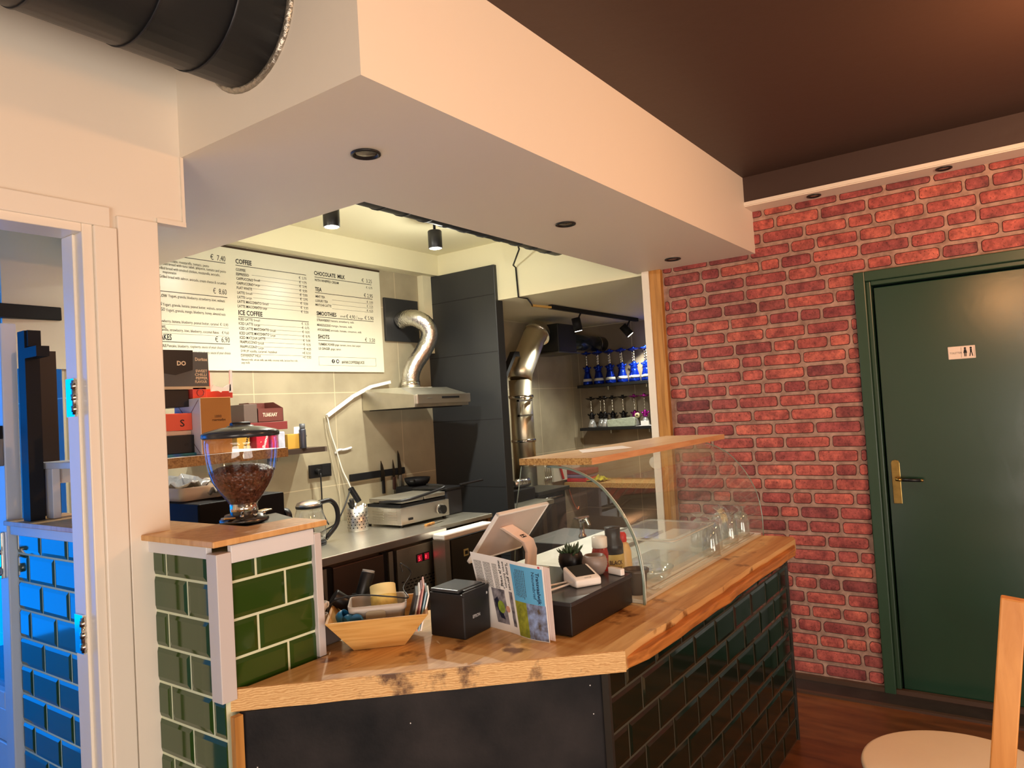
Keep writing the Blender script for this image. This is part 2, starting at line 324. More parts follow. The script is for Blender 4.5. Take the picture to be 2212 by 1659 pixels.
while z < 2.6:
    h = .061; y = -2.2+rb.random()*.2; y = -1.2-rb.random()*.2
    while y < 1.80:
        wd = rb.choice([.215, .20, .225, .19, .21, .10, .115, .15])*(.95+.1*rb.random())
        a, b = y, min(y+wd, 1.778); c, d = z+.002*rb.random(), min(z+h-.003*rb.random(), 2.598)
        segs = [(a, b)]
        if c < 2.163 and b > -.265 and a < .715:
            segs = []
            if a < -.275: segs.append((a, min(b, -.268)))
            if b > .725: segs.append((max(a, .718), b))
        for a, b in segs:
            if b-a < .02 or d-c < .015: continue
            rr = min(.014, (d-c)/2.3, (b-a)/2.3); pts = []
            for cx, cz, a0 in ((b-rr, d-rr, 0), (a+rr, d-rr, 90), (a+rr, c+rr, 180), (b-rr, c+rr, 270)):
                for k in range(4):
                    t = math.radians(a0+k*30); j = (rb.random()-.5)*.0035
                    pts.append((cx+(rr+j)*math.cos(t), cz+(rr+j)*math.sin(t)))
            nn = len(pts); cy = (a+b)/2; cz = (c+d)/2
            sh = lambda p, q: (cy+(p[0]-cy)*(1-q/((b-a)/2)), cz+(p[1]-cz)*(1-q/((d-c)/2)))
            vs = [(XW-.0002, p[0], p[1]) for p in pts]+[(XW-.0045,)+sh(p, .0035) for p in pts]+[(XW-.0055, )+sh(p, .009) for p in pts]
            mb.mat(2).add(vs[:2*nn], [(i, (i+1) % nn, nn+(i+1) % nn, nn+i) for i in range(nn)])
            mb.mat(1).add(vs[nn:], [(i, (i+1) % nn, nn+(i+1) % nn, nn+i) for i in range(nn)]+[tuple(range(nn, 2*nn))], True)
        y += wd+.013
    z += .0765; row += 1
struct('wall_right', mb, [MORTAR, BRICK, BRICKD], 'red brick-pattern wall on the right around the green toilet door')
struct('floor', MB().box(-3, 8, -3, 6.5, -.05, 0), FLOORW, 'dark brown wooden floor')
# dark main ceiling, wavy painted edge is left plain
struct('ceiling', MB().box(-3, 4.0, -3, 1.215, 2.76, 2.80).box(4.0, XW, -3, 1.215, 2.60, 2.80).mat(0), DARKC, 'dark brown painted ceiling of the main room')
struct('trim_1', MB().box(3.994, XW, -3, 1.214, 2.596, 2.62).box(3.985, 3.994, -3, 1.214, 2.60, 2.62), PAINT, 'cream lowered ceiling band above the brick wall')
# soffit over the counter
sof = MB().box(1.17, XW+.01, 1.215, 1.95, 2.358, 2.80).prism([(1.17, 1.95), (1.86, 1.95), (1.86, 3.70), (1.60, 3.70), (1.24, 2.12), (1.17, 2.10)], 2.358, 2.80)
struct('trim_2', sof, PAINT, 'cream boxed soffit hanging over the counter with recessed downlights')
struct('ceiling.001', MB().box(1.55, 4.4, 1.95, 3.8, 2.76, 2.80), CEILW, 'white kitchen ceiling recessed behind the soffit')
struct('trim_3', MB().box(1.86, 4.15, 3.59, 3.705, 2.605, 2.77).box(4.03, 4.121, 3.645, 3.70, 2.02, 2.605), CEILW, 'cream beam above the menu board with a short drop beside the black wall')
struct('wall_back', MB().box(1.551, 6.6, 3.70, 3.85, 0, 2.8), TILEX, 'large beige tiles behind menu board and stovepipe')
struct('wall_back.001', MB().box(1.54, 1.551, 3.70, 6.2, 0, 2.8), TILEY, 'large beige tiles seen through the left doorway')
struct('wall_passage', MB().box(4.15, 4.35, 1.90, 3.9, 2.345, 2.8), CEILW, 'cream header above the opening to the back room')
m_ = MB().box(4.12, 4.205, 3.045, 3.74, 0, 2.6)
struct('wall_partition', m_, BLACKP, 'black painted tiled partition beside the cooker hood', bevel=.004)
g_ = MB()
for zz in (2.39, 1.98, 1.50, 1.02, .54): g_.box(4.1185, 4.1205, 3.05, 3.70, zz-.002, zz+.002)
link = struct('trim_4', g_, mat('black_joint', srgb(20, 20, 20), .8), 'joints of the black partition tiles')
struct('ceiling.002', MB().box(4.35, 6.5, 1.2, 3.85, 2.345, 2.39), CEILW, 'pale ceiling of the back room')
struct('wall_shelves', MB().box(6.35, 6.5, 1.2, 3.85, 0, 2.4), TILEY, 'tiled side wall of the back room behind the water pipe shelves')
struct('wall_back_room_front', MB().box(4.33, 6.5, 1.1, 1.2, 0, 2.4), PAINT)
# end of the brick wall
struct('trim_5', MB().box(4.105, 4.145, 1.783, 1.857, 0, 2.358), PINE, 'pine batten at the end of the brick wall', bevel=.003)
struct('trim_6', MB().box(4.10, 4.33, 1.8575, 1.905, 0, 2.358), PAINTG, 'cream board at the end of the brick wall', bevel=.003)
# left wall with doorway
lw = MB().box(-3, .895, 1.99, 2.09, 2.107, 3.0).box(.895, 1.088, 1.99, 2.09, 0, 3.0).box(1.088, 1.175, 1.99, 2.02, 2.153, 3.0).box(-3, .28, 1.99, 2.09, 0, 2.107).box(1.18, 1.60, 2.02, 2.09, 2.54, 3.0)
struct('wall_left', lw, PAINT, 'cream wall on the left with the doorway')
struct('trim_7', MB().box(-.1, .955, 1.972, 1.992, 2.112, 2.166).box(.912, .972, 1.972, 1.992, 0, 2.112), PAINTG, 'cream architrave around the left doorway', bevel=.003)
jamb = struct('trim_8', MB().box(.885, .912, 1.980, 2.085, 0, 2.115).box(-.05, .885, 1.980, 2.085, 2.09, 2.115).box(.878, .887, 2.02, 2.085, 0, 2.09), PAINTG, 'cream door jamb of the left doorway', bevel=.003)
struct('trim_9', MB().box(.976, 1.089, 1.978, 1.992, 0, 2.150), PAINTG, 'cream boarded post beside the doorway', bevel=.003)
struct('trim_10', MB().box(1.09, 1.177, 1.982, 1.992, 2.151, 2.165).box(1.168, 1.177, 1.984, 1.992, 2.165, 2.36), PAINT, 'cream board end above the post')
struct('ceiling.003', MB().box(-3, 1.30, 1.2, 2.15, 3.0, 3.04).box(-3, 1.30, 1.19, 1.215, 2.78, 3.04).box(1.172, 1.30, 1.2, 2.15, 2.79, 3.04), PAINT, 'cream ceiling above the black duct')
struct('wall_passage_side', MB().box(-1.3, -1.2, 2.0, 6.3, 0, 2.6), PAINT)
struct('ceiling.004', MB().box(-1.3, 1.72, 2.0, 6.2, 2.53, 2.6), PAINT, 'pale ceiling of the passage behind the left doorway')
struct('wall_toilet', MB().box(4.40, 4.45, -.6, 1.1, 0, 2.4), DRESS)
# unseen sides of the main room
struct('wall_front', MB().box(-3, 4.3, -3.1, -3, 0, 3), PAINT)
struct('wall_side', MB().box(-3.1, -3, -3.1, 2.09, 0, 3.0), PAINT)
# base moulding and threshold at the brick wall
struct('baseboard_right', MB().box(XW-.03, XW, -.0, 1.78, 0, .028).box(3.93, 3.955, -2.5, 1.78, 0, .012), mat('dark_brown_moulding', srgb(74, 52, 38), .5), 'low dark moulding along the brick wall')
struct('trim_11', MB().box(3.955, XW+.15, -2.5, 1.78, 0, .006), mat('dark_stone_strip', srgb(52, 42, 38), .6, noise=.4, nscale=12), 'dark strip of floor along the brick wall')
# green door
d_ = MB().box(4.105, 4.20, .662, .715, 0, 2.163).box(4.105, 4.20, -.265, -.212, 0, 2.163).box(4.105, 4.20, -.212, .662, 2.112, 2.163).box(4.129, 4.20, .640, .662, 0, 2.112).box(4.129, 4.20, -.212, -.19, 0, 2.112).box(4.129, 4.20, -.19, .640, 2.090, 2.113)
struct('door_1', d_, DFRAME, 'dark green door frame in the brick wall', bevel=.004)
leaf = struct('door_2', MB().box(4.150, 4.19, -.188, .630, .022, 2.078), DRESS, 'dark green toilet door', bevel=.003)
def child(p, name, mbx, mats, label=None, **k):
    ob = link_mesh(name, mbx, mats, p, None, **k)
    if label: ob['label'] = label
    return ob
hp = MB().prism([(.612-.0, .965), (.572, .965), (.572, 1.172), (.578, 1.184), (.592, 1.188), (.606, 1.184), (.612, 1.172)], 4.143, 4.151, 'x')
hdl = child(leaf, 'handle_plate', hp, BRASS, 'aged brass handle plate', bevel=.002)
child(leaf, 'door_handle', MB().cyl((4.146, .590, 1.092), (4.100, .590, 1.092), .009).cyl((4.105, .590, 1.092), (4.105, .560, 1.090), .008).mat(1).cyl((4.105, .560, 1.090), (4.105, .480, 1.088), .0085).mat(0).cyl((4.105, .480, 1.088), (4.105, .466, 1.088), .007), [BRASS, BLACK], 'brass door handle with black grip')
sg = MB().box(4.145, 4.151, .208, .322, 1.676, 1.739); sgn = child(leaf, 'toilet_sign', sg, mat('sign_white', srgb(232, 214, 196), .4), 'small white toilet sign with lettering', bevel=.006)
sl = MB(); text_mesh(sl, 'TOILETTEN', (4.1448, .315, 1.702), (0, -1, 0), (0, 0, 1), .013, .050)
for k, cy in enumerate((.250, .226)):
    sl.prism([(cy+.005*math.cos(t*math.pi/5), 1.727+.005*math.sin(t*math.pi/5)) for t in range(10)], 4.1440, 4.1448, 'x')
    sl.prism([(cy-.004, 1.722), (cy+.004, 1.722), (cy+(.008 if k == 0 else .004), 1.704), (cy-(.008 if k == 0 else .004), 1.704)], 4.1440, 4.1448, 'x')
    sl.prism([(cy-.005, 1.704), (cy-.001, 1.704), (cy-(.001 if k == 0 else .004), 1.687), (cy-(.004 if k == 0 else .008), 1.687)], 4.1440, 4.1448, 'x'); sl.prism([(cy+.001, 1.704), (cy+.005, 1.704), (cy+(.004 if k == 0 else .008), 1.687), (cy+(.001 if k == 0 else .004), 1.687)], 4.1440, 4.1448, 'x')
sl.box(4.1446, 4.1448, .212, .213, 1.683, 1.733).box(4.1446, 4.1448, .266, .267, 1.683, 1.733)
child(leaf, 'sign_lettering', sl, INK)
# hinges at the left jamb
for zz in (1.66, 1.045):
    h = MB().cyl((.874, 2.03, zz-.045), (.874, 2.03, zz+.045), .007)
    for q in (-.03, 0, .03): h.cyl((.874, 2.03, zz+q-.008), (.874, 2.03, zz+q+.008), .0095)
    h.box(.872, .88, 2.03, 2.075, zz-.05, zz+.05)
    child(jamb, 'door_hinge', h, CHROME, 'steel hinge')

# ---------------------------------------------------------------- tiled pillar and ledge, counter
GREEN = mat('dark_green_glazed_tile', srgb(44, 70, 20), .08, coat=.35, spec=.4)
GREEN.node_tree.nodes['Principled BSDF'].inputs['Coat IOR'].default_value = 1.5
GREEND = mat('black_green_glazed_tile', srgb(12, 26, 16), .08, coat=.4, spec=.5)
TRIMW = mat('grey_painted_batten', srgb(206, 200, 198), .4)
t = thing('tiled_half_wall', 'green glazed metro-tiled half wall with white wooden top between doorway and counter', 'half wall', (1.12, 2.2, 0))
part(t, 'core', MB().prism([(1.04, 1.672), (1.338, 1.672), (1.338, 1.80), (1.20, 1.80), (1.20, 2.88), (1.04, 2.88)], 0, 1.24), GROUT)
RA = [(1.2625-.0955*(k+1), 1.2625-.0955*k, 1.724 if k % 2 == 0 else 1.82) for k in range(14)]
mb = MB(); tiles(mb, (0, 1, 0), (1.04, 0, 0), 1.702, 2.88, .8805, 1.24, RA, 0, .195, (-1, 0, 0)); tiles(mb, (0, 1, 0), (1.04, 0, 0), 1.670, 2.88, 0, .8805, RA, 0, .195, (-1, 0, 0))
part(t, 'tile_face', mb, GREEN, 'green tiles facing the doorway')
RB = [(1.2625-.0955*(k+1), 1.2625-.0955*k, 1.143 if k % 2 == 0 else 1.232) for k in range(5)]
mb = MB(); tiles(mb, (1, 0, 0), (0, 1.672, 0), 1.062, 1.322, .86, 1.24, RB, 0, .195, (0, -1, 0))
part(t, 'tile_face', mb, GREEN, 'dark green tiles facing the counter')
part(t, 'corner_batten', MB().box(1.022, 1.064, 1.655, 1.70, .882, 1.246), TRIMW, bevel=.002)
part(t, 'edge_batten', MB().box(1.322, 1.346, 1.655, 1.80, .905, 1.246), TRIMW, bevel=.002)
part(t, 'top_rail', MB().box(1.064, 1.322, 1.656, 1.672, 1.217, 1.262).box(1.024, 1.040, 1.70, 2.90, 1.232, 1.27), BLUEW, bevel=.002)
part(t, 'top_board', MB().prism([(1.005, 1.638), (1.356, 1.638), (1.356, 1.785), (1.20, 1.785), (1.20, 2.905), (1.005, 2.905)], 1.266, 1.282), [BEECH], 'pale wooden top board', bevel=.003)
# counter body
t = thing('service_counter', 'angled service counter with black slate front and dark green tiled side', 'counter', (1.9, 1.2, 0))
body = [(1.075, 1.71), (1.72, .985), (3.395, .985), (3.395, 1.60), (1.95, 1.60), (1.40, 1.80), (1.075, 1.80)]
part(t, 'core', MB().prism([(1.13, 1.65), (1.72, 1.0), (3.37, 1.0), (3.37, 1.47), (2.0, 1.47), (1.40, 1.65)], 0, .849), BLACKP)
a = Vector((1.066, 1.654, 0)); b = Vector((1.700, .975, 0)); dd = (b-a).normalized(); nn = Vector((dd.y, -dd.x, 0))
if nn.y > 0: nn = -nn
p = MB().prism([(a.x, a.y), (b.x, b.y), (b.x-nn.x*.02, b.y-nn.y*.02), (a.x-nn.x*.02, a.y-nn.y*.02)], 0, .849)
for q, zz in ((.45, .775), (.04, .71), (.96, .82), (.965, .745), (.962, .60)):
    c = a+(b-a)*q; p.mat(1).lathe([(0, 0), (.0022, 0), (.0016, .001)], (0, 0, 0), 8)
    for i in range(len(p.v)-24, len(p.v)):
        v = p.v[i]; p.v[i] = (c.x+dd.x*v[0]+nn.x*v[2], c.y+dd.y*v[0]+nn.y*v[2], zz+v[1])
    p.mat(0)
part(t, 'slate_panel', p, [SLATE, CHROME], 'black slate front panel')
part(t, 'raw_edge', MB().box(1.040, 1.064, 1.636, 1.653, 0, .848), PINE, 'narrow raw wooden edge')
RC = [(.8765-.0975*(k+1), .8765-.0975*k, 2.0 if k % 2 == 0 else 1.9) for k in range(9)]
mb = MB(); tiles(mb, (1, 0, 0), (0, .965, 0), 1.700, 3.395, 0, .85, RC, 0, .197, (0, -1, 0))
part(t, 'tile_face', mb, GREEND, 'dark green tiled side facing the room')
part(t, 'tile_backing', MB().box(1.700, 3.398, .965, .985, 0, .85), GROUTD)
for cs in (MB().box(1.690, 1.702, .955, .975, 0, .85), MB().box(3.392, 3.402, .955, 1.0, 0, .85)): part(t, 'corner_strip', cs, mat('dark_grey_strip', srgb(70, 66, 60), .4, .6))
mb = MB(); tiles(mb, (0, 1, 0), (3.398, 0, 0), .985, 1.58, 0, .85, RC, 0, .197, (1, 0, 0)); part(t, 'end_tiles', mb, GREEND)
# wooden counter top with a stepped live edge
top = [(1.042, 1.684), (1.715, .934), (1.742, .918), (1.80, .914), (2.4, .920), (3.0, .906), (3.33, .900), (3.425, .915), (3.44, .96), (3.42, 1.09), (3.38, 1.60), (2.15, 1.62), (1.62, 1.86), (1.357, 1.86), (1.350, 1.655), (1.06, 1.655)]
rt = random.Random(5)
fr = []
for i in range(15):
    q = i/14; fr.append((1.044+(1.735-1.044)*q+(rt.random()-.5)*.004, 1.690+(.926-1.690)*q+(rt.random()-.5)*.004))
sd = [(1.735+(3.38-1.735)*i/16, .924+(rt.random()-.5)*.010-.012*i/16) for i in range(1, 17)]
top = fr+sd+[(3.425, .93), (3.435, .97), (3.42, 1.09), (3.40, 1.48), (2.15, 1.50), (1.62, 1.80), (1.352, 1.80), (1.352, 1.652), (1.085, 1.652)]
t2 = thing('wooden_counter_top', 'thick oak counter top with a rough live edge', 'counter top', (1.9, 1.2, .85))
part(t2, 'slab', MB().prism(top, .851, .905), OAKTOP)
sd2 = [(x, y-.022-.006*rt.random()) for x, y in sd[:-1]]
part(t2, 'edge_moulding', MB().prism([(1.742, .924)]+sd2+[(3.36, .906), (3.36, .93), (1.78, .945)], .851, .884), wood('orange_oak_edge', srgb(200, 128, 62), srgb(150, 88, 36), (2, 20, 20), .4), 'stepped live edge along the tiled side', bevel=.005)
def end_grain_mat():
    m, N, L, B = new_mat('sawn_end_grain')
    g = N.new('ShaderNodeNewGeometry'); mp = N.new('ShaderNodeMapping'); L.new(g.outputs['Position'], mp.inputs[0]); mp.inputs['Location'].default_value = (-1.35, -1.3, -.98); mp.inputs['Scale'].default_value = (2.2, 2.2, 7)
    n1 = N.new('ShaderNodeTexNoise'); n1.inputs['Scale'].default_value = 2.2; n1.inputs['Detail'].default_value = 3; L.new(mp.outputs[0], n1.inputs[0])
    w_ = N.new('ShaderNodeTexWave'); w_.wave_type = 'RINGS'; w_.rings_direction = 'SPHERICAL'; w_.inputs['Scale'].default_value = 9; w_.inputs['Distortion'].default_value = 9; w_.inputs['Detail'].default_value = 3; w_.inputs['Detail Scale'].default_value = 1.4; L.new(mp.outputs[0], w_.inputs[0])
    r = N.new('ShaderNodeValToRGB'); L.new(w_.outputs['Fac'], r.inputs[0]); r.color_ramp.elements[0].color = srgb(204, 152, 90); r.color_ramp.elements[1].color = srgb(232, 190, 128)
    n2 = N.new('ShaderNodeTexNoise'); n2.inputs['Scale'].default_value = 7; n2.inputs['Detail'].default_value = 10; n2.inputs['Roughness'].default_value = .65; L.new(g.outputs['Position'], n2.inputs[0])
    r2 = N.new('ShaderNodeValToRGB'); L.new(n2.outputs[0], r2.inputs[0]); r2.color_ramp.elements[0].position = .56; r2.color_ramp.elements[1].position = .66
    q = N.new('ShaderNodeMix'); q.data_type = 'RGBA'; L.new(r2.outputs[0], q.inputs['Factor']); L.new(r.outputs[0], q.inputs['A']); q.inputs['B'].default_value = srgb(96, 62, 34)
    L.new(q.outputs['Result'], B.inputs['Base Color']); B.inputs['Roughness'].default_value = .6
    return m
ge = end_grain_mat()
ed = MB()
for i in range(len(fr)-1):
    (x0, y0), (x1, y1) = fr[i], fr[i+1]; o = .006
    ed.prism([(x0-.004, y0-.004), (x1-.004, y1-.004), (x1+o, y1+o), (x0+o, y0+o)], .850, .9045)
part(t2, 'end_grain_edge', ed, ge, 'sawn end grain along the slate front')
# ---------------------------------------------------------------- ducts, lamps, kitchen
duct = mat('black_duct_paint', srgb(24, 27, 32), .48, bump=.05, bscale=12)
t = thing('ventilation_duct', 'large black painted ventilation duct running into the cream soffit', 'duct', (0.3, 1.64, 2.46))
part(t, 'pipe', MB().tube([(x, 1.64, 2.655) for x in (-1.9, -.6, .4, 1.172)], .19, 40), duct)
for x in (-.6, .16, .40, .64, .86, 1.03):
    part(t, 'seam_ring', MB().tube([(x-.004, 1.64, 2.655), (x+.004, 1.64, 2.655)], .1925, 40), duct)
part(t, 'sealing_collar', MB().lathe([(.191, 1.158), (.198, 1.160), (.204, 1.168), (.200, 1.172), (.191, 1.172)], (0, 1.64, 2.655), 40, 'x'), mat('silver_sealant', srgb(190, 184, 170), .3, .8, noise=.5, nscale=30, bump=1, bscale=40), 'silvery sealing ring at the soffit')
t = thing('ceiling_duct', 'thin black ribbed duct along the kitchen ceiling behind the soffit edge', 'duct', (2.9, 2.33, 2.5))
part(t, 'pipe', MB().tube([(1.90, 2.335, 2.622), (2.6, 2.335, 2.622), (3.3, 2.335, 2.622), (3.85, 2.335, 2.622)], .12, 28), duct)
for i in range(12):
    x = 2.02+i*.155; part(t, 'seam_ring', MB().tube([(x-.006, 2.335, 2.622), (x+.006, 2.335, 2.622)], .124, 28), duct)
# recessed downlights
def downlight(x, y, z, label, r=.040):
    t = thing('recessed_downlight', label, 'downlight', (x, y, z), 'recessed downlights')
    part(t, 'trim_ring', MB().lathe([(r, -.0015), (r, -.006), (r*.86, -.008), (r*.80, -.005), (r*.74, -.0012)], seg=32), BLACK, world=False)
    part(t, 'lamp', MB().lathe([(r*.80, -.0012), (r*.62, -.003), (r*.4, -.0045), (.0005, -.006)], seg=24), mat('lamp_lens', srgb(150, 140, 124), .15, .5, noise=.6, nscale=50), 'unlit lens', world=False)
downlight(1.524, 1.580, 2.358, 'unlit black recessed downlight in the soffit, nearest to the duct', .045)
downlight(2.718, 1.604, 2.358, 'unlit black recessed downlight in the middle of the soffit underside', .045)
downlight(3.870, 1.598, 2.358, 'unlit black recessed downlight in the soffit closest to the brick wall', .045)
downlight(4.055, .865, 2.5965, 'unlit recessed downlight in the cream band above the brick wall beside the soffit', .036)
downlight(4.050, .270, 2.5965, 'unlit recessed downlight in the cream band above the green door', .036)
# lit kitchen spots on the ceiling
GLOW = mat('lit_lamp_face', (1, .95, .85, 1), .5, emit=(1, .9, .72, 1), es=60)
GLOW2 = mat('lit_lamp_face_dim', (1, .95, .85, 1), .5, emit=(1, .93, .8, 1), es=12)
def cyl_spot(x, y, z, label, top):
    t = thing('ceiling_spot', label, 'spotlight', (x, y, z), 'lit ceiling spots of the kitchen')
    part(t, 'housing', MB().lathe([(.041, .0), (.043, .003), (.043, .105), (.038, .110), (.0, .110)], seg=28), mat('dark_grey_metal', srgb(60, 60, 62), .4, .5), world=False)
    part(t, 'lamp', MB().lathe([(.0, .004), (.036, .004), (.036, .0)][::-1]+[(0, 0)], seg=24), GLOW, 'brightly lit lamp face', world=False)
    part(t, 'stem', MB().cyl((0, 0, .11), (0, 0, top-z), .008), BLACKM, world=False)
cyl_spot(2.528, 2.90, 2.565, 'lit grey cylinder spot on the kitchen ceiling above the coffee prices', 2.76)
cyl_spot(3.338, 2.90, 2.572, 'lit grey cylinder spot on the kitchen ceiling hanging below the thin duct', 2.76)
# cable from ceiling along the header to the track
cab = MB().tube([(3.75, 2.62, 2.76), (3.98, 2.72, 2.63), (4.10, 2.86, 2.56), (4.142, 2.87, 2.55), (4.142, 2.862, 2.34), (4.22, 2.84, 2.335), (4.40, 2.93, 2.328), (4.46, 2.96, 2.32)], .006, 8)
solo('power_cable', 'black cable running down the cream header to the back room track', 'cable', cab, BLACK)
solo('terminal_block', 'yellowish terminal strip joining the cable to the light track', 'terminal strip', MB().bar((4.46, 2.965, 2.322), (4.68, 2.94, 2.322), .02, .016), mat('yellow_plastic', srgb(206, 168, 92), .5))
t = thing('light_track', 'black light track with two spots under the back room ceiling', 'light track', (5.4, 2.97, 2.32))
part(t, 'rail', MB().bar((4.68, 2.945, 2.328), (6.20, 2.955, 2.328), .034, .03), BLACKM)
for (x, y, tx, ty, tz) in ((5.14, 2.99, .15, -.10, -1), (6.03, 2.95, .3, -.55, -.8)):
    d = Vector((tx, ty, tz)).normalized(); c = Vector((x, 2.985, 2.225)); a = c-d*.055; b = c+d*.055
    h = part(t, 'spot_head', MB().tube([a, b], .036, 24), BLACKM, 'black spot head')
    q = link_mesh('lamp', MB().tube([b, b+d*.002], .030, 24), GLOW2, h); q.data.transform(Matrix.Translation(-Vector(t.location)))
    part(t, 'stem', MB().cyl((x, 2.94, 2.32), (c.x, c.y, c.z+.02), .007), BLACKM)
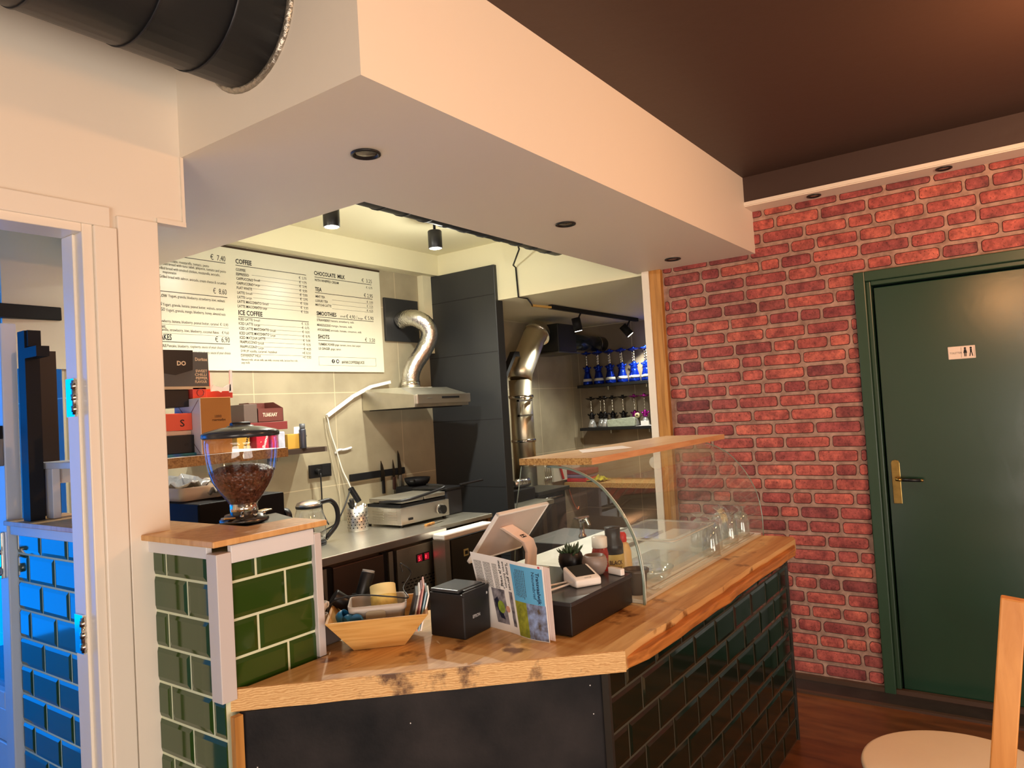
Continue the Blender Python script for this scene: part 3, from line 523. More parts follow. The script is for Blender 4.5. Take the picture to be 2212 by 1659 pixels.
# menu board
t = thing('menu_board', 'large white menu board with coffee, tea and smoothie prices on the tiled wall', 'menu board', (2.6, 3.69, 1.876))
part(t, 'panel', MB().box(1.30, 3.625, 3.688, 3.699, 1.876, 2.585), mat('menu_white', srgb(224, 222, 200), .28), bevel=.001)
part(t, 'top_gap', MB().box(1.9, 3.63, 3.690, 3.699, 2.587, 2.598), mat('dark_gap', srgb(60, 42, 20), .8), 'thin dark strip along the top edge')
MENU=[('COFFEE', 2.482, 2.501, 2.589, 0.03, 2),(None, 2.482, 2.49, 2.983, 0.0035, 0),('COFFEE', 2.482, 2.458, 2.546, 0.017, 1),('€  2,75', 2.926, 2.46, 2.984, 0.017, 0),(None, 2.587, 2.444, 2.983, 0.001, 0),('ESPRESSO', 2.483, 2.432, 2.567, 0.017, 1),('€  1,75', 2.927, 2.432, 2.984, 0.017, 0),(None, 2.588, 2.418, 2.984, 0.001, 0),('CAPPUCCINO', 2.483, 2.406, 2.593, 0.017, 1),('Small', 2.6, 2.41, 2.64, 0.015, 0),('€  2,95', 2.927, 2.406, 2.985, 0.017, 0),(None, 2.588, 2.39, 2.984, 0.001, 0),('CAPPUCCINO', 2.483, 2.379, 2.595, 0.017, 1),('Large', 2.602, 2.382, 2.639, 0.015, 0),('€  3,50', 2.927, 2.379, 2.985, 0.017, 0),(None, 2.588, 2.364, 2.985, 0.001, 0),('FLAT WHITE', 2.483, 2.352, 2.584, 0.017, 1),('€  3,00', 2.928, 2.352, 2.986, 0.017, 0),(None, 2.588, 2.337, 2.985, 0.001, 0),('LATTE', 2.484, 2.324, 2.533, 0.017, 1),('Small', 2.54, 2.326, 2.583, 0.015, 0),('€  2,95', 2.928, 2.325, 2.986, 0.017, 0),(None, 2.589, 2.31, 2.985, 0.001, 0),('LATTE', 2.484, 2.298, 2.533, 0.017, 1),('Large', 2.54, 2.299, 2.58, 0.015, 0),('€  3,50', 2.929, 2.298, 2.987, 0.017, 0),(None, 2.589, 2.284, 2.986, 0.001, 0),('LATTE MACCHIATO', 2.484, 2.272, 2.644, 0.017, 1),('Small', 2.651, 2.273, 2.692, 0.015, 0),('€  3,35', 2.929, 2.271, 2.987, 0.017, 0),(None, 2.589, 2.257, 2.986, 0.001, 0),('LATTE MACCHIATO', 2.484, 2.245, 2.644, 0.017, 1),('Large', 2.651, 2.246, 2.681, 0.015, 0),('€  3,50', 2.93, 2.245, 2.987, 0.017, 0),('ICE COFFEE', 2.486, 2.202, 2.647, 0.03, 2),(None, 2.486, 2.192, 2.986, 0.0035, 0),('ICED LATTE', 2.485, 2.17, 2.578, 0.017, 1),('Small', 2.585, 2.17, 2.627, 0.015, 0),('€  3,25', 2.93, 2.17, 2.986, 0.017, 0),(None, 2.589, 2.152, 2.986, 0.001, 0),('ICED LATTE', 2.485, 2.144, 2.58, 0.017, 1),('Large', 2.587, 2.142, 2.626, 0.015, 0),('€  3,75', 2.931, 2.144, 2.987, 0.017, 0),(None, 2.59, 2.126, 2.987, 0.001, 0),('ICED LATTE MACCHIATO', 2.486, 2.116, 2.687, 0.017, 1),('Small', 2.695, 2.114, 2.734, 0.015, 0),('€  3,25', 2.932, 2.118, 2.988, 0.017, 0),(None, 2.591, 2.1, 2.988, 0.001, 0),('ICED LATTE MACCHIATO', 2.487, 2.088, 2.687, 0.017, 1),('Large', 2.695, 2.086, 2.731, 0.015, 0),('€  3,75', 2.933, 2.09, 2.99, 0.017, 0),(None, 2.591, 2.074, 2.989, 0.001, 0),('ICED MATCHA LATTE', 2.487, 2.062, 2.659, 0.017, 1),('€  5,00', 2.935, 2.064, 2.991, 0.017, 0),(None, 2.592, 2.047, 2.99, 0.001, 0),('FRAPPUCCINO', 2.488, 2.037, 2.599, 0.017, 1),('Small', 2.607, 2.034, 2.647, 0.015, 0),('€  5,25', 2.936, 2.038, 2.992, 0.017, 0),(None, 2.593, 2.021, 2.991, 0.001, 0),('FRAPPUCCINO', 2.488, 2.01, 2.599, 0.017, 1),('Large', 2.607, 2.007, 2.645, 0.015, 0),('€  6,25', 2.937, 2.011, 2.993, 0.017, 0),('SYRUP vanilla, caramel, hazelnut', 2.49, 1.985, 2.738, 0.016, 0),('+€ 0,50', 2.924, 1.985, 2.99, 0.017, 0),(None, 2.49, 1.974, 2.994, 0.001, 0),('DIFFERENT MILK', 2.49, 1.958, 2.624, 0.016, 0),('+€ 0,50', 2.926, 1.958, 2.99, 0.017, 0),('Almond milk, whole milk, oat milk, coconut milk, lactose free milk,', 2.491, 1.936, 2.888, 0.014, 0),('soy milk', 2.49, 1.918, 2.547, 0.014, 0),('CHOCOLATE  MILK', 3.048, 2.5, 3.306, 0.028, 2),('€  3,25', 3.455, 2.498, 3.549, 0.028, 0),(None, 3.051, 2.487, 3.544, 0.0035, 0),('WITH WHIPPED CREAM', 3.049, 2.46, 3.248, 0.017, 1),('€  0,75', 3.492, 2.457, 3.55, 0.016, 0),('TEA', 3.049, 2.396, 3.103, 0.028, 2),('€ 2,95', 3.468, 2.395, 3.55, 0.028, 0),(None, 3.049, 2.386, 3.546, 0.0035, 0),('MINT TEA', 3.051, 2.354, 3.126, 0.017, 1),('€  3,00', 3.492, 2.356, 3.55, 0.016, 0),(None, 3.186, 2.35, 3.55, 0.001, 0),('LUXURY TEA', 3.049, 2.326, 3.149, 0.017, 1),('€  3,25', 3.49, 2.326, 3.548, 0.016, 0),(None, 3.184, 2.32, 3.548, 0.001, 0),('MATCHA LATTE', 3.047, 2.3, 3.176, 0.017, 1),('€  4,25', 3.488, 2.296, 3.546, 0.016, 0),(None, 3.182, 2.292, 3.546, 0.001, 0),('SMOOTHIES', 3.052, 2.24, 3.215, 0.028, 2),('small', 3.247, 2.241, 3.291, 0.014, 0),('€ 4,90 /', 3.299, 2.236, 3.396, 0.028, 0),('large', 3.403, 2.238, 3.448, 0.014, 0),('€ 5,90', 3.464, 2.238, 3.547, 0.028, 0),(None, 3.053, 2.229, 3.546, 0.0035, 0),('STRAWBERRY', 3.052, 2.202, 3.163, 0.017, 1),('banana, strawberry, milk', 3.169, 2.204, 3.365, 0.015, 0),('MANGOLICIOUS', 3.052, 2.17, 3.161, 0.017, 1),('mango, banana, milk', 3.167, 2.172, 3.347, 0.015, 0),('AVOCADOSHAKE', 3.053, 2.14, 3.155, 0.017, 1),('avocado, banana, cinnamon, milk', 3.161, 2.141, 3.428, 0.015, 0),('SHOTS', 3.054, 2.09, 3.147, 0.028, 2),('€  3,50', 3.457, 2.086, 3.55, 0.028, 0),(None, 3.055, 2.078, 3.55, 0.0035, 0),('TURMERIC POWER', 3.055, 2.046, 3.186, 0.017, 1),('ginger, turmeric, lemon, black pepper', 3.191, 2.047, 3.415, 0.015, 0),('LE GINGER', 3.056, 2.018, 3.147, 0.017, 1),('ginger, lemon', 3.153, 2.018, 3.238, 0.015, 0),('€  7,40', 2.325, 2.502, 2.418, 0.034, 0),(None, 2.113, 2.492, 2.417, 0.0035, 0),('tomato, mozzarella, tomato, pesto', 2.081, 2.455, 2.313, 0.017, 0),('Grilled bread with tuna salad, jalapeno, tomato and pesto', 2.028, 2.436, 2.418, 0.017, 0),('Grilled bread with smoked chicken, mozzarella, avocado,', 2.016, 2.412, 2.379, 0.017, 0),('mayonnaise', 2.046, 2.392, 2.12, 0.017, 0),('NG', 2.008, 2.367, 2.022, 0.017, 1),('Grilled bread with salmon, avocado, cream cheese & cucumber', 2.026, 2.367, 2.418, 0.017, 0),('BOWLS', 1.954, 2.308, 2.028, 0.034, 2),('€  8,60', 2.332, 2.311, 2.416, 0.034, 0),(None, 1.943, 2.295, 2.419, 0.0035, 0),('GLOW', 2.012, 2.264, 2.063, 0.018, 1),('Yogurt, granola, blueberry, strawberry, kiwi, walnuts', 2.07, 2.266, 2.402, 0.017, 0),('BLISS', 1.984, 2.22, 2.033, 0.018, 1),('Yogurt, granola, banana, peanut butter, walnuts, caramel', 2.037, 2.218, 2.393, 0.017, 0),('MANGO', 1.992, 2.191, 2.049, 0.018, 1),('Yogurt, granola, mango, blueberry, honey, almond nuts', 2.054, 2.189, 2.402, 0.017, 0),('BOWL', 1.981, 2.144, 2.021, 0.018, 1),('strawberry, banana, blueberry, peanut butter, caramel  € 13,90', 2.006, 2.13, 2.416, 0.017, 0),(None, 2.014, 2.12, 2.419, 0.001, 0),('BOWL', 2.005, 2.098, 2.051, 0.018, 1),('granola, strawberry, kiwi, blueberry, coconut flakes    € 9,60', 2.013, 2.084, 2.418, 0.017, 0),(None, 2.012, 2.072, 2.418, 0.001, 0),('PANCAKES', 1.943, 2.037, 2.079, 0.034, 2),('€  6,90', 2.331, 2.037, 2.422, 0.034, 0),(None, 1.931, 2.027, 2.423, 0.0035, 0),('GORGEOUS', 1.975, 1.998, 2.048, 0.018, 1),('Pancake, blueberry, raspberry, sauce of your choice', 2.053, 1.999, 2.38, 0.017, 0),('BERRY CREAM', 1.979, 1.968, 2.117, 0.018, 1),('Pancake, banana, strawberry, sauce of your choice', 2.123, 1.969, 2.423, 0.017, 0)]
tm = MB(); rules = MB()
for s_, x0, z_, x1, size, b in MENU:
    if s_ is None: rules.box(x0, x1, 3.6868, 3.688, z_-size/2, z_+size/2)
    else: text_mesh(tm, s_, (x0, 3.6868, z_), (1, 0, 0), (0, 0, 1), size*1.28, x1-x0, b*.016*size)
text_mesh(tm, '#ANKCOFFEE&JUICE', (3.240, 3.6868, 1.932), (1, 0, 0), (0, 0, 1), .026, .20, .0003)
for cx in (3.169, 3.206): tm.add([(cx+.013*math.cos(k*math.pi/10), 3.6868, 1.945+.013*math.sin(k*math.pi/10)) for k in range(20)], [tuple(range(20))])
for (a, b, c, d) in ((3.052, 3.548, 1.972, 1.973), (3.052, 3.548, 1.917, 1.918), (3.052, 3.053, 1.917, 1.973), (3.547, 3.548, 1.917, 1.973)): rules.box(a, b, 3.6868, 3.688, c, d)
ic = MB(); ic2 = MB(); text_mesh(ic, 'f', (3.166, 3.6862, 1.937), (1, 0, 0), (0, 0, 1), .024, None, .0003)
ic2.add([(3.206+.007*math.cos(k*math.pi/10), 3.6862, 1.945+.007*math.sin(k*math.pi/10)) for k in range(20)], [tuple(range(20))])
part(t, 'lettering', tm, INK, 'black menu lettering'); part(t, 'rule_lines', rules, INKG, 'dark rule lines'); part(t, 'social_icon', ic, PAPER, 'white letter mark'); part(t, 'social_icon', ic2, PAPER, 'white round mark')
# flue: black plate and aluminium duct into the hood
solo('flue_plate', 'square black plate on the tiles behind the silver hood duct', 'plate', MB().box(3.655, 4.0, 3.68, 3.70, 2.10, 2.41), BLACKP, bevel=.003)
alu = mat('ribbed_aluminium', srgb(206, 204, 198), .2, 1, bump=.35, bscale=90)
path = []
ctrl = [(3.80, 3.677, 2.245), (3.80, 3.62, 2.26), (3.82, 3.54, 2.25), (3.86, 3.48, 2.20), (3.875, 3.47, 2.12), (3.84, 3.50, 2.02), (3.77, 3.53, 1.92), (3.735, 3.54, 1.84), (3.73, 3.54, 1.752)]
def spline(P, n=6):
    P = [Vector(p) for p in P]; Q = [P[0]*2-P[1]]+P+[P[-1]*2-P[-2]]; out = []
    for i in range(1, len(Q)-2):
        for k in range(n):
            u = k/n; a, b, c, d = Q[i-1], Q[i], Q[i+1], Q[i+2]
            out.append(.5*((2*b)+(c-a)*u+(2*a-5*b+4*c-d)*u*u+(3*b-a-3*c+d)*u**3))
    out.append(Q[-2]); return out
sp = spline(ctrl, 7)
t = thing('hood_duct', 'flexible silver aluminium duct curving from the black plate down to the hood', 'duct', (3.75, 3.54, 1.75))
part(t, 'hose', MB().tube(sp, .055, 24, True, [.060+(.0022 if i % 2 else 0) for i in range(len(sp))]), alu)
part(t, 'collar', MB().cyl((3.73, 3.54, 1.755), (3.73, 3.54, 1.80), .066), CHROME, 'shiny collar')
# cooker hood
t = thing('cooker_hood', 'stainless steel cooker hood mounted on the black partition', 'cooker hood', (3.7, 3.45, 1.61))
hv = [(3.41, 3.215, 1.612), (3.96, 3.215, 1.612), (3.96, 3.695, 1.612), (3.41, 3.695, 1.612), (3.41, 3.215, 1.692), (3.96, 3.215, 1.692), (3.96, 3.695, 1.745), (3.41, 3.695, 1.745), (3.43, 3.36, 1.748), (3.90, 3.36, 1.748), (3.90, 3.69, 1.755), (3.43, 3.69, 1.755)]
part(t, 'body', MB().add(hv, [(3, 2, 1, 0), (0, 1, 5, 4), (1, 2, 6, 5), (2, 3, 7, 6), (3, 0, 4, 7), (4, 5, 9, 8), (5, 6, 10, 9), (6, 7, 11, 10), (7, 4, 8, 11), (8, 9, 10, 11)]), STEELR, bevel=.002)
part(t, 'front_visor', MB().box(3.425, 3.965, 3.198, 3.216, 1.632, 1.695), STEEL, bevel=.004)
part(t, 'handle_slot', MB().box(3.66, 3.84, 3.1955, 3.1985, 1.664, 1.678), BLACK, 'black grip slot', bevel=.003)
part(t, 'badge', MB().box(3.518, 3.560, 3.1965, 3.198, 1.665, 1.672), INKG, 'small dark badge')
for k in range(3):
    v = MB()
    for j in range(2): v.bar((3.55+k*.09+j*.018, 3.42, 1.7505), (3.575+k*.09+j*.018, 3.38, 1.7495), .006, .003)
    part(t, 'vent_slots', v, mat('pale_slot', srgb(200, 196, 180), .5), 'pale vent slots')
part(t, 'grease_filter', MB().box(3.44, 3.93, 3.25, 3.66, 1.606, 1.614), BLACKM, 'dark filter underneath')
# cable trunking and loose cables on the wall
t = thing('cable_trunking', 'bent white cable trunking on the tiles left of the hood', 'cable trunking', (3.35, 3.66, 1.6))
part(t, 'duct_strip', MB().bar((3.085, 3.675, 1.590), (3.30, 3.675, 1.705), .02, .02).bar((3.30, 3.675, 1.708), (3.48, 3.675, 1.776), .02, .02).bar((3.48, 3.675, 1.776), (3.66, 3.675, 1.806), .02, .02), WHITEP)
solo('hanging_cable', 'white cable hanging down the tiles from the trunking end', 'cable', MB().tube(spline([(3.09, 3.68, 1.59), (3.115, 3.685, 1.48), (3.15, 3.685, 1.38), (3.19, 3.68, 1.24), (3.22, 3.66, 1.15), (3.235, 3.64, 1.08)]), .0045, 8), WHITEP)
solo('hanging_cable', 'thin second cable hanging beside the white one down the tiles', 'cable', MB().tube(spline([(3.075, 3.69, 1.585), (3.09, 3.692, 1.45), (3.13, 3.692, 1.25), (3.17, 3.69, 1.05), (3.16, 3.68, .93)]), .0028, 8), mat('grey_cable', srgb(196, 186, 160), .5))
solo('sealing_tape', 'small crumpled white tape sticking to the tiles by the cables', 'tape', MB().tube(spline([(3.15, 3.693, 1.345), (3.18, 3.69, 1.365), (3.23, 3.69, 1.363), (3.29, 3.693, 1.372)]), .008, 6, True), mat('white_tape', srgb(244, 244, 246), .5, bump=1, bscale=80))
# sockets
t = thing('double_socket', 'black double wall socket with a plug on the tiles', 'socket', (3.02, 3.69, 1.20))
part(t, 'plate', MB().box(2.935, 3.105, 3.682, 3.699, 1.205, 1.288), BLACK, bevel=.003)
part(t, 'plug', MB().cyl((2.985, 3.682, 1.247), (2.985, 3.645, 1.24), .018), BLACKM, 'black plug', bevel=.003)
part(t, 'socket_face', MB().box(3.028, 3.092, 3.679, 3.683, 1.215, 1.279), BLACKM, bevel=.002)
solo('kettle_cable', 'black cable hanging from the wall socket to the worktop', 'cable', MB().tube(spline([(2.985, 3.645, 1.235), (2.982, 3.64, 1.10), (2.965, 3.62, 1.0), (2.95, 3.55, .925)]), .0045, 8), BLACK)
# magnetic knife rack and knives
solo('knife_rack', 'black magnetic knife bar on the tiled wall', 'knife rack', MB().box(3.262, 3.770, 3.680, 3.699, 1.150, 1.196), BLACKM, bevel=.003)
def knife(x, ztop, zbot, bw, label, hm, tilt=0):
    t = thing('kitchen_knife', label, 'knife', (x, 3.672, zbot), 'knives on the magnetic bar')
    hz = zbot+.085
    part(t, 'blade', MB().prism([(x-bw/2, hz), (x+bw/2, hz), (x+bw/2+.002, hz+.05), (x+bw*.1, ztop-.03), (x-bw*.35, ztop), (x-bw/2, ztop-.04)], 3.674, 3.677, 'y'), mat('shaded_blade', srgb(96, 88, 78), .35, 1))  # blade steel darkened, the shade on the knives is in its colour
    part(t, 'handle', MB().box(x-.011, x+.011, 3.666, 3.681, zbot, hz+.005), hm, bevel=.004)
    t.rotation_euler = (0, math.radians(tilt), 0)
knife(3.545, 1.262, 1.035, .034, 'short broad knife with black handle, leftmost on the magnetic bar', BLACK)
knife(3.648, 1.260, 1.05, .022, 'slim knife with dark handle in the middle of the magnetic bar', mat('dark_handle', srgb(58, 34, 26), .5), 2)
knife(3.712, 1.32, 1.055, .034, 'longest knife with steel handle on the right of the magnetic bar', STEELR)
# worktop fridge
t = thing('worktop_fridge', 'stainless steel worktop fridge with red digital display', 'fridge', (2.7, 3.2, 0))
part(t, 'body', MB().box(1.80, 3.14, 2.84, 3.66, .08, .865), mat('dark_steel_front', srgb(124, 110, 98), .35, .7))
part(t, 'worktop', MB().box(1.78, 3.165, 2.785, 3.69, .868, .908), STEEL, bevel=.004)
part(t, 'door', MB().box(1.82, 2.24, 2.805, 2.84, .12, .845), mat('brown_steel_door', srgb(126, 108, 98), .3, .8), bevel=.003)
part(t, 'door', MB().box(2.345, 2.680, 2.805, 2.84, .12, .845), mat('brown_steel_door', srgb(126, 108, 98), .3, .8), bevel=.003)
for a_, b_, c_, d_ in ((2.24, 2.345, 2.276, 2.302), (2.68, 2.775, 2.714, 2.745)):
    part(t, 'door_gasket', MB().box(a_, b_, 2.815, 2.838, .12, .85), BLACK); part(t, 'mullion', MB().box(c_, d_, 2.803, 2.836, .10, .85), STEELR)
part(t, 'control_panel', MB().box(2.775, 3.138, 2.803, 2.84, .10, .848), STEELR, bevel=.002)
part(t, 'display', MB().box(2.920, 3.026, 2.8, 2.804, .752, .798), BLACK, 'black display', bevel=.002)
RDG = mat('red_digit', (1, .05, .05, 1), .5, emit=(1, .04, .06, 1), es=1.2)
for s_, x_, z_, q_ in (('5', 2.936, .760, .032), ('0', 2.988, .764, .028)):
    dg = MB(); text_mesh(dg, s_, (x_, 2.7992, z_), (1, 0, 0), (0, 0, 1), q_, None, .0003); part(t, 'display_digit', dg, RDG, 'glowing red digit')
_unused = (mat('red_digit', (1, .05, .05, 1), .5, emit=(1, .04, .06, 1), es=1.2), 'glowing red digits')
dh = MB()
for x_ in (2.928, 2.984): dh.box(x_, x_+.036, 2.7993, 2.7999, .756, .792)
part(t, 'display_glow', dh, mat('dark_red_window', srgb(120, 8, 20), .4, emit=(.5, .01, .03, 1), es=.3), 'dark red display windows')
for r in range(8):
    vs = MB()
    if r == 4: continue
    for k in range(11):
        x = 2.80+k*.030+(r % 2)*.012
        if x < 3.125: vs.bar((x, 2.8025, .672-r*.0165), (x+.018, 2.8025, .672-r*.0165), .002, .006, (0, 0, 1))
    part(t, 'vent_row', vs, BLACK, 'row of black vent slots')
# wooden board/steel splash at the right end
t = thing('prep_table', 'narrow steel topped prep table beside the black partition', 'table', (3.4, 3.2, 0))
part(t, 'top', MB().box(3.172, 3.70, 2.86, 3.69, .880, .905), STEELR, bevel=.003)
part(t, 'side_panel', MB().box(3.19, 3.215, 2.89, 3.66, 0, .88), PINE); part(t, 'side_panel', MB().box(3.66, 3.69, 2.87, 3.66, 0, .88), wood('worn_wood', srgb(150, 116, 66), srgb(98, 70, 34), (3, 20, 3), .6))
# small white-topped fridge with dark door
t = thing('small_fridge', 'low fridge with white lid and dark door beside the steel fridge', 'fridge', (3.22, 2.78, 0))
part(t, 'body', MB().box(3.165, 3.575, 2.715, 2.855, .02, .832), BLACKM)
part(t, 'lid', MB().box(3.035, 3.49, 2.69, 2.78, .858, .892), WHITEP, 'bright white lid edge', bevel=.008)
part(t, 'side_frame', MB().box(3.035, 3.075, 2.69, 2.78, .02, .858), STEELR)
part(t, 'door', MB().box(3.088, 3.49, 2.69, 2.714, .04, .850), mat('dark_olive_door', srgb(62, 58, 48), .4, .3), 'dark fridge door', bevel=.003)
part(t, 'badge', MB().box(3.190, 3.232, 2.686, 2.690, .742, .782), mat('gold_badge', srgb(220, 204, 130), .4), 'small square yellow-edged badge', bevel=.002)
part(t, 'badge_centre', MB().box(3.199, 3.223, 2.684, 2.6865, .752, .772), BLACK, 'dark badge centre')
# contact grill
t = thing('contact_grill', 'stainless steel contact grill with two ribbed plates', 'contact grill', (3.28, 3.13, .905))
part(t, 'base', MB().box(3.055, 3.485, 3.035, 3.36, .922, 1.022), STEEL, bevel=.004)
ven = MB()
for k in range(4): ven.box(3.052, 3.0555, 3.07, 3.14, .950+k*.016, .955+k*.016).box(3.052, 3.0555, 3.18, 3.27, .950+k*.016, .955+k*.016)
part(t, 'side_slots', ven, STEELR)
part(t, 'lower_plate', MB().box(3.07, 3.47, 3.05, 3.33, 1.022, 1.040), BLACKM, 'dark lower grill plate')
for k in range(2): part(t, 'upper_plate', MB().box(3.075+k*.2, 3.265+k*.2, 3.045, 3.32, 1.047, 1.072), STEELR, bevel=.005)
part(t, 'grip', MB().tube(spline([(3.05, 3.20, 1.055), (3.09, 3.03, 1.066), (3.27, 3.005, 1.085), (3.44, 3.03, 1.105), (3.47, 3.20, 1.11)]), .009, 10), BLACK, 'black lifting bar')
part(t, 'knob', MB().cyl((3.405, 3.036, .968), (3.405, 3.008, .968), .027).mat(1).cyl((3.405, 3.036, .968), (3.405, 3.030, .968), .034), [BLACK, CHROME], 'black dial')
part(t, 'switch', MB().box(3.115, 3.150, 3.029, 3.036, .945, .958), BLACK, 'small black switch')
for x, y in ((3.08, 3.06), (3.46, 3.06), (3.08, 3.33), (3.46, 3.33)): part(t, 'foot', MB().cyl((x, y, .905), (x, y, .923), .012), BLACK)
# black fryer beside it, pan behind
t = thing('deep_fryer', 'black box-shaped deep fryer right of the contact grill', 'deep fryer', (3.68, 3.25, .905))
part(t, 'body', MB().box(3.545, 3.695, 3.10, 3.38, .906, 1.065), mat('dark_grey_plastic', srgb(46, 48, 54), .5), bevel=.01)
part(t, 'lid', MB().box(3.53, 3.705, 3.085, 3.39, 1.065, 1.082), BLACK, bevel=.005)
part(t, 'handle', MB().bar((3.66, 3.085, 1.09), (3.82, 3.02, 1.105), .03, .012), BLACK, bevel=.005)
t = thing('frying_pan', 'black frying pan standing behind the contact grill', 'pan', (3.70, 3.50, 1.08))
part(t, 'bowl', MB().lathe([(.0, 0), (.062, 0), (.085, .03), (.090, .055), (.083, .052), (.058, .008), (0, .008)], (3.70, 3.50, 1.075), 28), BLACKM)
part(t, 'handle', MB().bar((3.62, 3.46, 1.12), (3.55, 3.41, 1.118), .026, .012), BLACK, bevel=.004)
solo('pan_stand', 'dark box under the frying pan behind the contact grill', 'appliance', MB().box(3.60, 3.80, 3.41, 3.62, .906, 1.075), BLACKM, bevel=.01)
t = thing('paring_knife', 'small knife with wooden handle lying in front of the contact grill', 'knife', (3.3, 2.99, .907))
part(t, 'handle', MB().bar((3.245, 2.955, .914), (3.15, 2.935, .914), .018, .012), PINE, bevel=.003)
part(t, 'blade', MB().bar((3.245, 2.955, .914), (3.36, 2.98, .912), .016, .002), STEEL)
# perforated cutlery holder with utensils
t = thing('utensil_holder', 'perforated steel utensil holder on the worktop', 'utensil holder', (2.925, 3.26, .908))
HC = (2.925, 3.26)
part(t, 'cup', MB().lathe([(.0, .0), (.058, .0), (.060, .004), (.061, .132), (.057, .132), (.055, .006), (0, .006)], (HC[0], HC[1], .908), 30), STEEL)
ho = MB()
for r in range(6):
    for k in range(16):
        an = 2*math.pi*(k+.5*(r % 2))/16
        if 7 <= (k % 16) <= 9 or True:
            c = Vector((HC[0]+.0612*math.cos(an), HC[1]+.0612*math.sin(an), .93+r*.017)); tv = Vector((-math.sin(an), math.cos(an), 0)); q = [c+tv*.004*math.cos(j*math.pi/4)+Vector((0, 0, 1))*.004*math.sin(j*math.pi/4) for j in range(8)]
            ho.add(q, [tuple(range(8))])
part(t, 'perforations', ho, BLACK, 'dark holes')
ut = [(-.02, .01, .17, BLACK, 'spatula with black head', .02), (-.035, -.01, .19, BLACK, 'ladle with black handle', .014), (.01, .02, .155, STEEL, 'steel whisk', .01), (.03, 0, .15, STEEL, 'steel spoon', .012), (.02, -.025, .15, CHROME, 'shiny serving tongs', .008), (-.005, -.03, .145, WHITEP, 'white plastic scraper', .013)]
for dx, dy, h, m_, lb, wd in ut:
    b0 = Vector((HC[0]+dx*.3, HC[1]+dy*.3, .916)); b1 = Vector((HC[0]+dx*1.6, HC[1]+dy*1.6, .908+h))
    solo('utensil', lb+' standing in the perforated holder', 'utensil', MB().tube([b0, b0.lerp(b1, .72), b0.lerp(b1, .8), b1], .004, 10, True, [.0035, .004, wd*.8, wd]), m_, group='utensils in the perforated holder')
# kettle
t = thing('glass_kettle', 'glass kettle with black handle and steel lid on the worktop', 'kettle', (2.49, 3.15, .908))
K = (2.49, 3.15)
part(t, 'base', MB().lathe([(0, 0), (.082, 0), (.085, .01), (.08, .022), (0, .022)], (K[0], K[1], .908), 30), BLACK)
part(t, 'jug', MB().lathe([(.078, .022), (.086, .06), (.083, .12), (.072, .17), (.060, .205)], (K[0], K[1], .908), 32), GLASSW)
part(t, 'lid', MB().lathe([(.064, .203), (.067, .212), (.060, .225), (.03, .236), (0, .238)], (K[0], K[1], .908), 30), STEEL, 'brushed steel lid')
part(t, 'rim_band', MB().lathe([(.066, .196), (.068, .2), (.068, .210), (.062, .212)], (K[0], K[1], .908), 30), BLACK)
part(t, 'handle', MB().tube(spline([(K[0]+.05, K[1]-.02, 1.125), (K[0]+.12, K[1]-.03, 1.128), (K[0]+.155, K[1]-.04, 1.08), (K[0]+.15, K[1]-.04, 1.0), (K[0]+.085, K[1]-.02, .928)]), .013, 12), BLACK, 'curved black handle')
# loose power strip wires
solo('power_leads', 'tangle of black leads between kettle and utensil holder', 'cable', MB().tube(spline([(3.20, 3.62, 1.11), (3.10, 3.58, 1.0), (2.98, 3.52, .93), (2.84, 3.45, .915), (2.72, 3.36, .915), (2.66, 3.25, .915)]), .005, 8), BLACK)
solo('power_plug', 'black adapter plug hanging on the white cable', 'plug', MB().bar((3.225, 3.65, 1.115), (3.25, 3.60, 1.02), .04, .03), BLACK, bevel=.006)
# ---------------------------------------------------------------- things on the counter
ZC = .9055
# bamboo tray
t = thing('bamboo_tray', 'flared square bamboo tray on the counter holding odds and ends', 'tray', (1.53, 1.62, ZC))
ax = (Vector((1.515, 1.405, 0))-Vector((1.318, 1.607, 0))).normalized(); ay = Vector((-ax.y, ax.x, 0))
if ay.y < 0: ay = -ay
O = Vector((1.409, 1.514, ZC)) + ay*.128     # tray centre on the counter
def P(u, v, z): return O+ax*u+ay*v+Vector((0, 0, z))
hw, bw_ = .142, .072; H = .098; th = .008
def ring(w, z): return [P(-w, -w*.9, z), P(w, -w*.9, z), P(w, w*.9, z), P(-w, w*.9, z)]
wl = MB()
o0, o1, i1, i0 = ring(bw_, 0), ring(hw, H), ring(hw-th, H), ring(bw_-th*.6, .008)
vs = o0+o1+i1+i0
fs = [(3, 2, 1, 0), (12, 13, 14, 15)]
for k in range(4):
    n = (k+1) % 4; fs += [(k, n, 4+n, 4+k), (4+k, 4+n, 8+n, 8+k), (8+k, 8+n, 12+n, 12+k)]
part(t, 'flared_body', wl.add(vs, fs), BAMBOO, bevel=.0015)
# grey tub in the tray
t = thing('grey_plastic_tub', 'grey plastic tub with rounded corners standing in the bamboo tray', 'tub', tuple(P(.005, -.005, .012)))
def rrect(w, d, r, n=5):
    out = []
    for cx, cy, a0 in ((w-r, d-r, 0), (-w+r, d-r, 90), (-w+r, -d+r, 180), (w-r, -d+r, 270)):
        for k in range(n+1):
            a = math.radians(a0+90*k/n); out.append((cx+r*math.cos(a), cy+r*math.sin(a)))
    return out
def loft(mb, secs, cap0=True, cap1=False, smooth=True):
    n = len(secs[0]); vs = [p for s in secs for p in s]
    fs = [(i*n+k, i*n+(k+1) % n, (i+1)*n+(k+1) % n, (i+1)*n+k) for i in range(len(secs)-1) for k in range(n)]
    mb.add(vs, fs, smooth)
    if cap0: mb.add(secs[0], [tuple(range(n))[::-1]])
    if cap1: mb.add(secs[-1], [tuple(range(n))])
    return mb
def sec(w, d, r, z, c=(0, 0)): return [P(c[0]+x, c[1]+y, z) for x, y in rrect(w, d, r)]
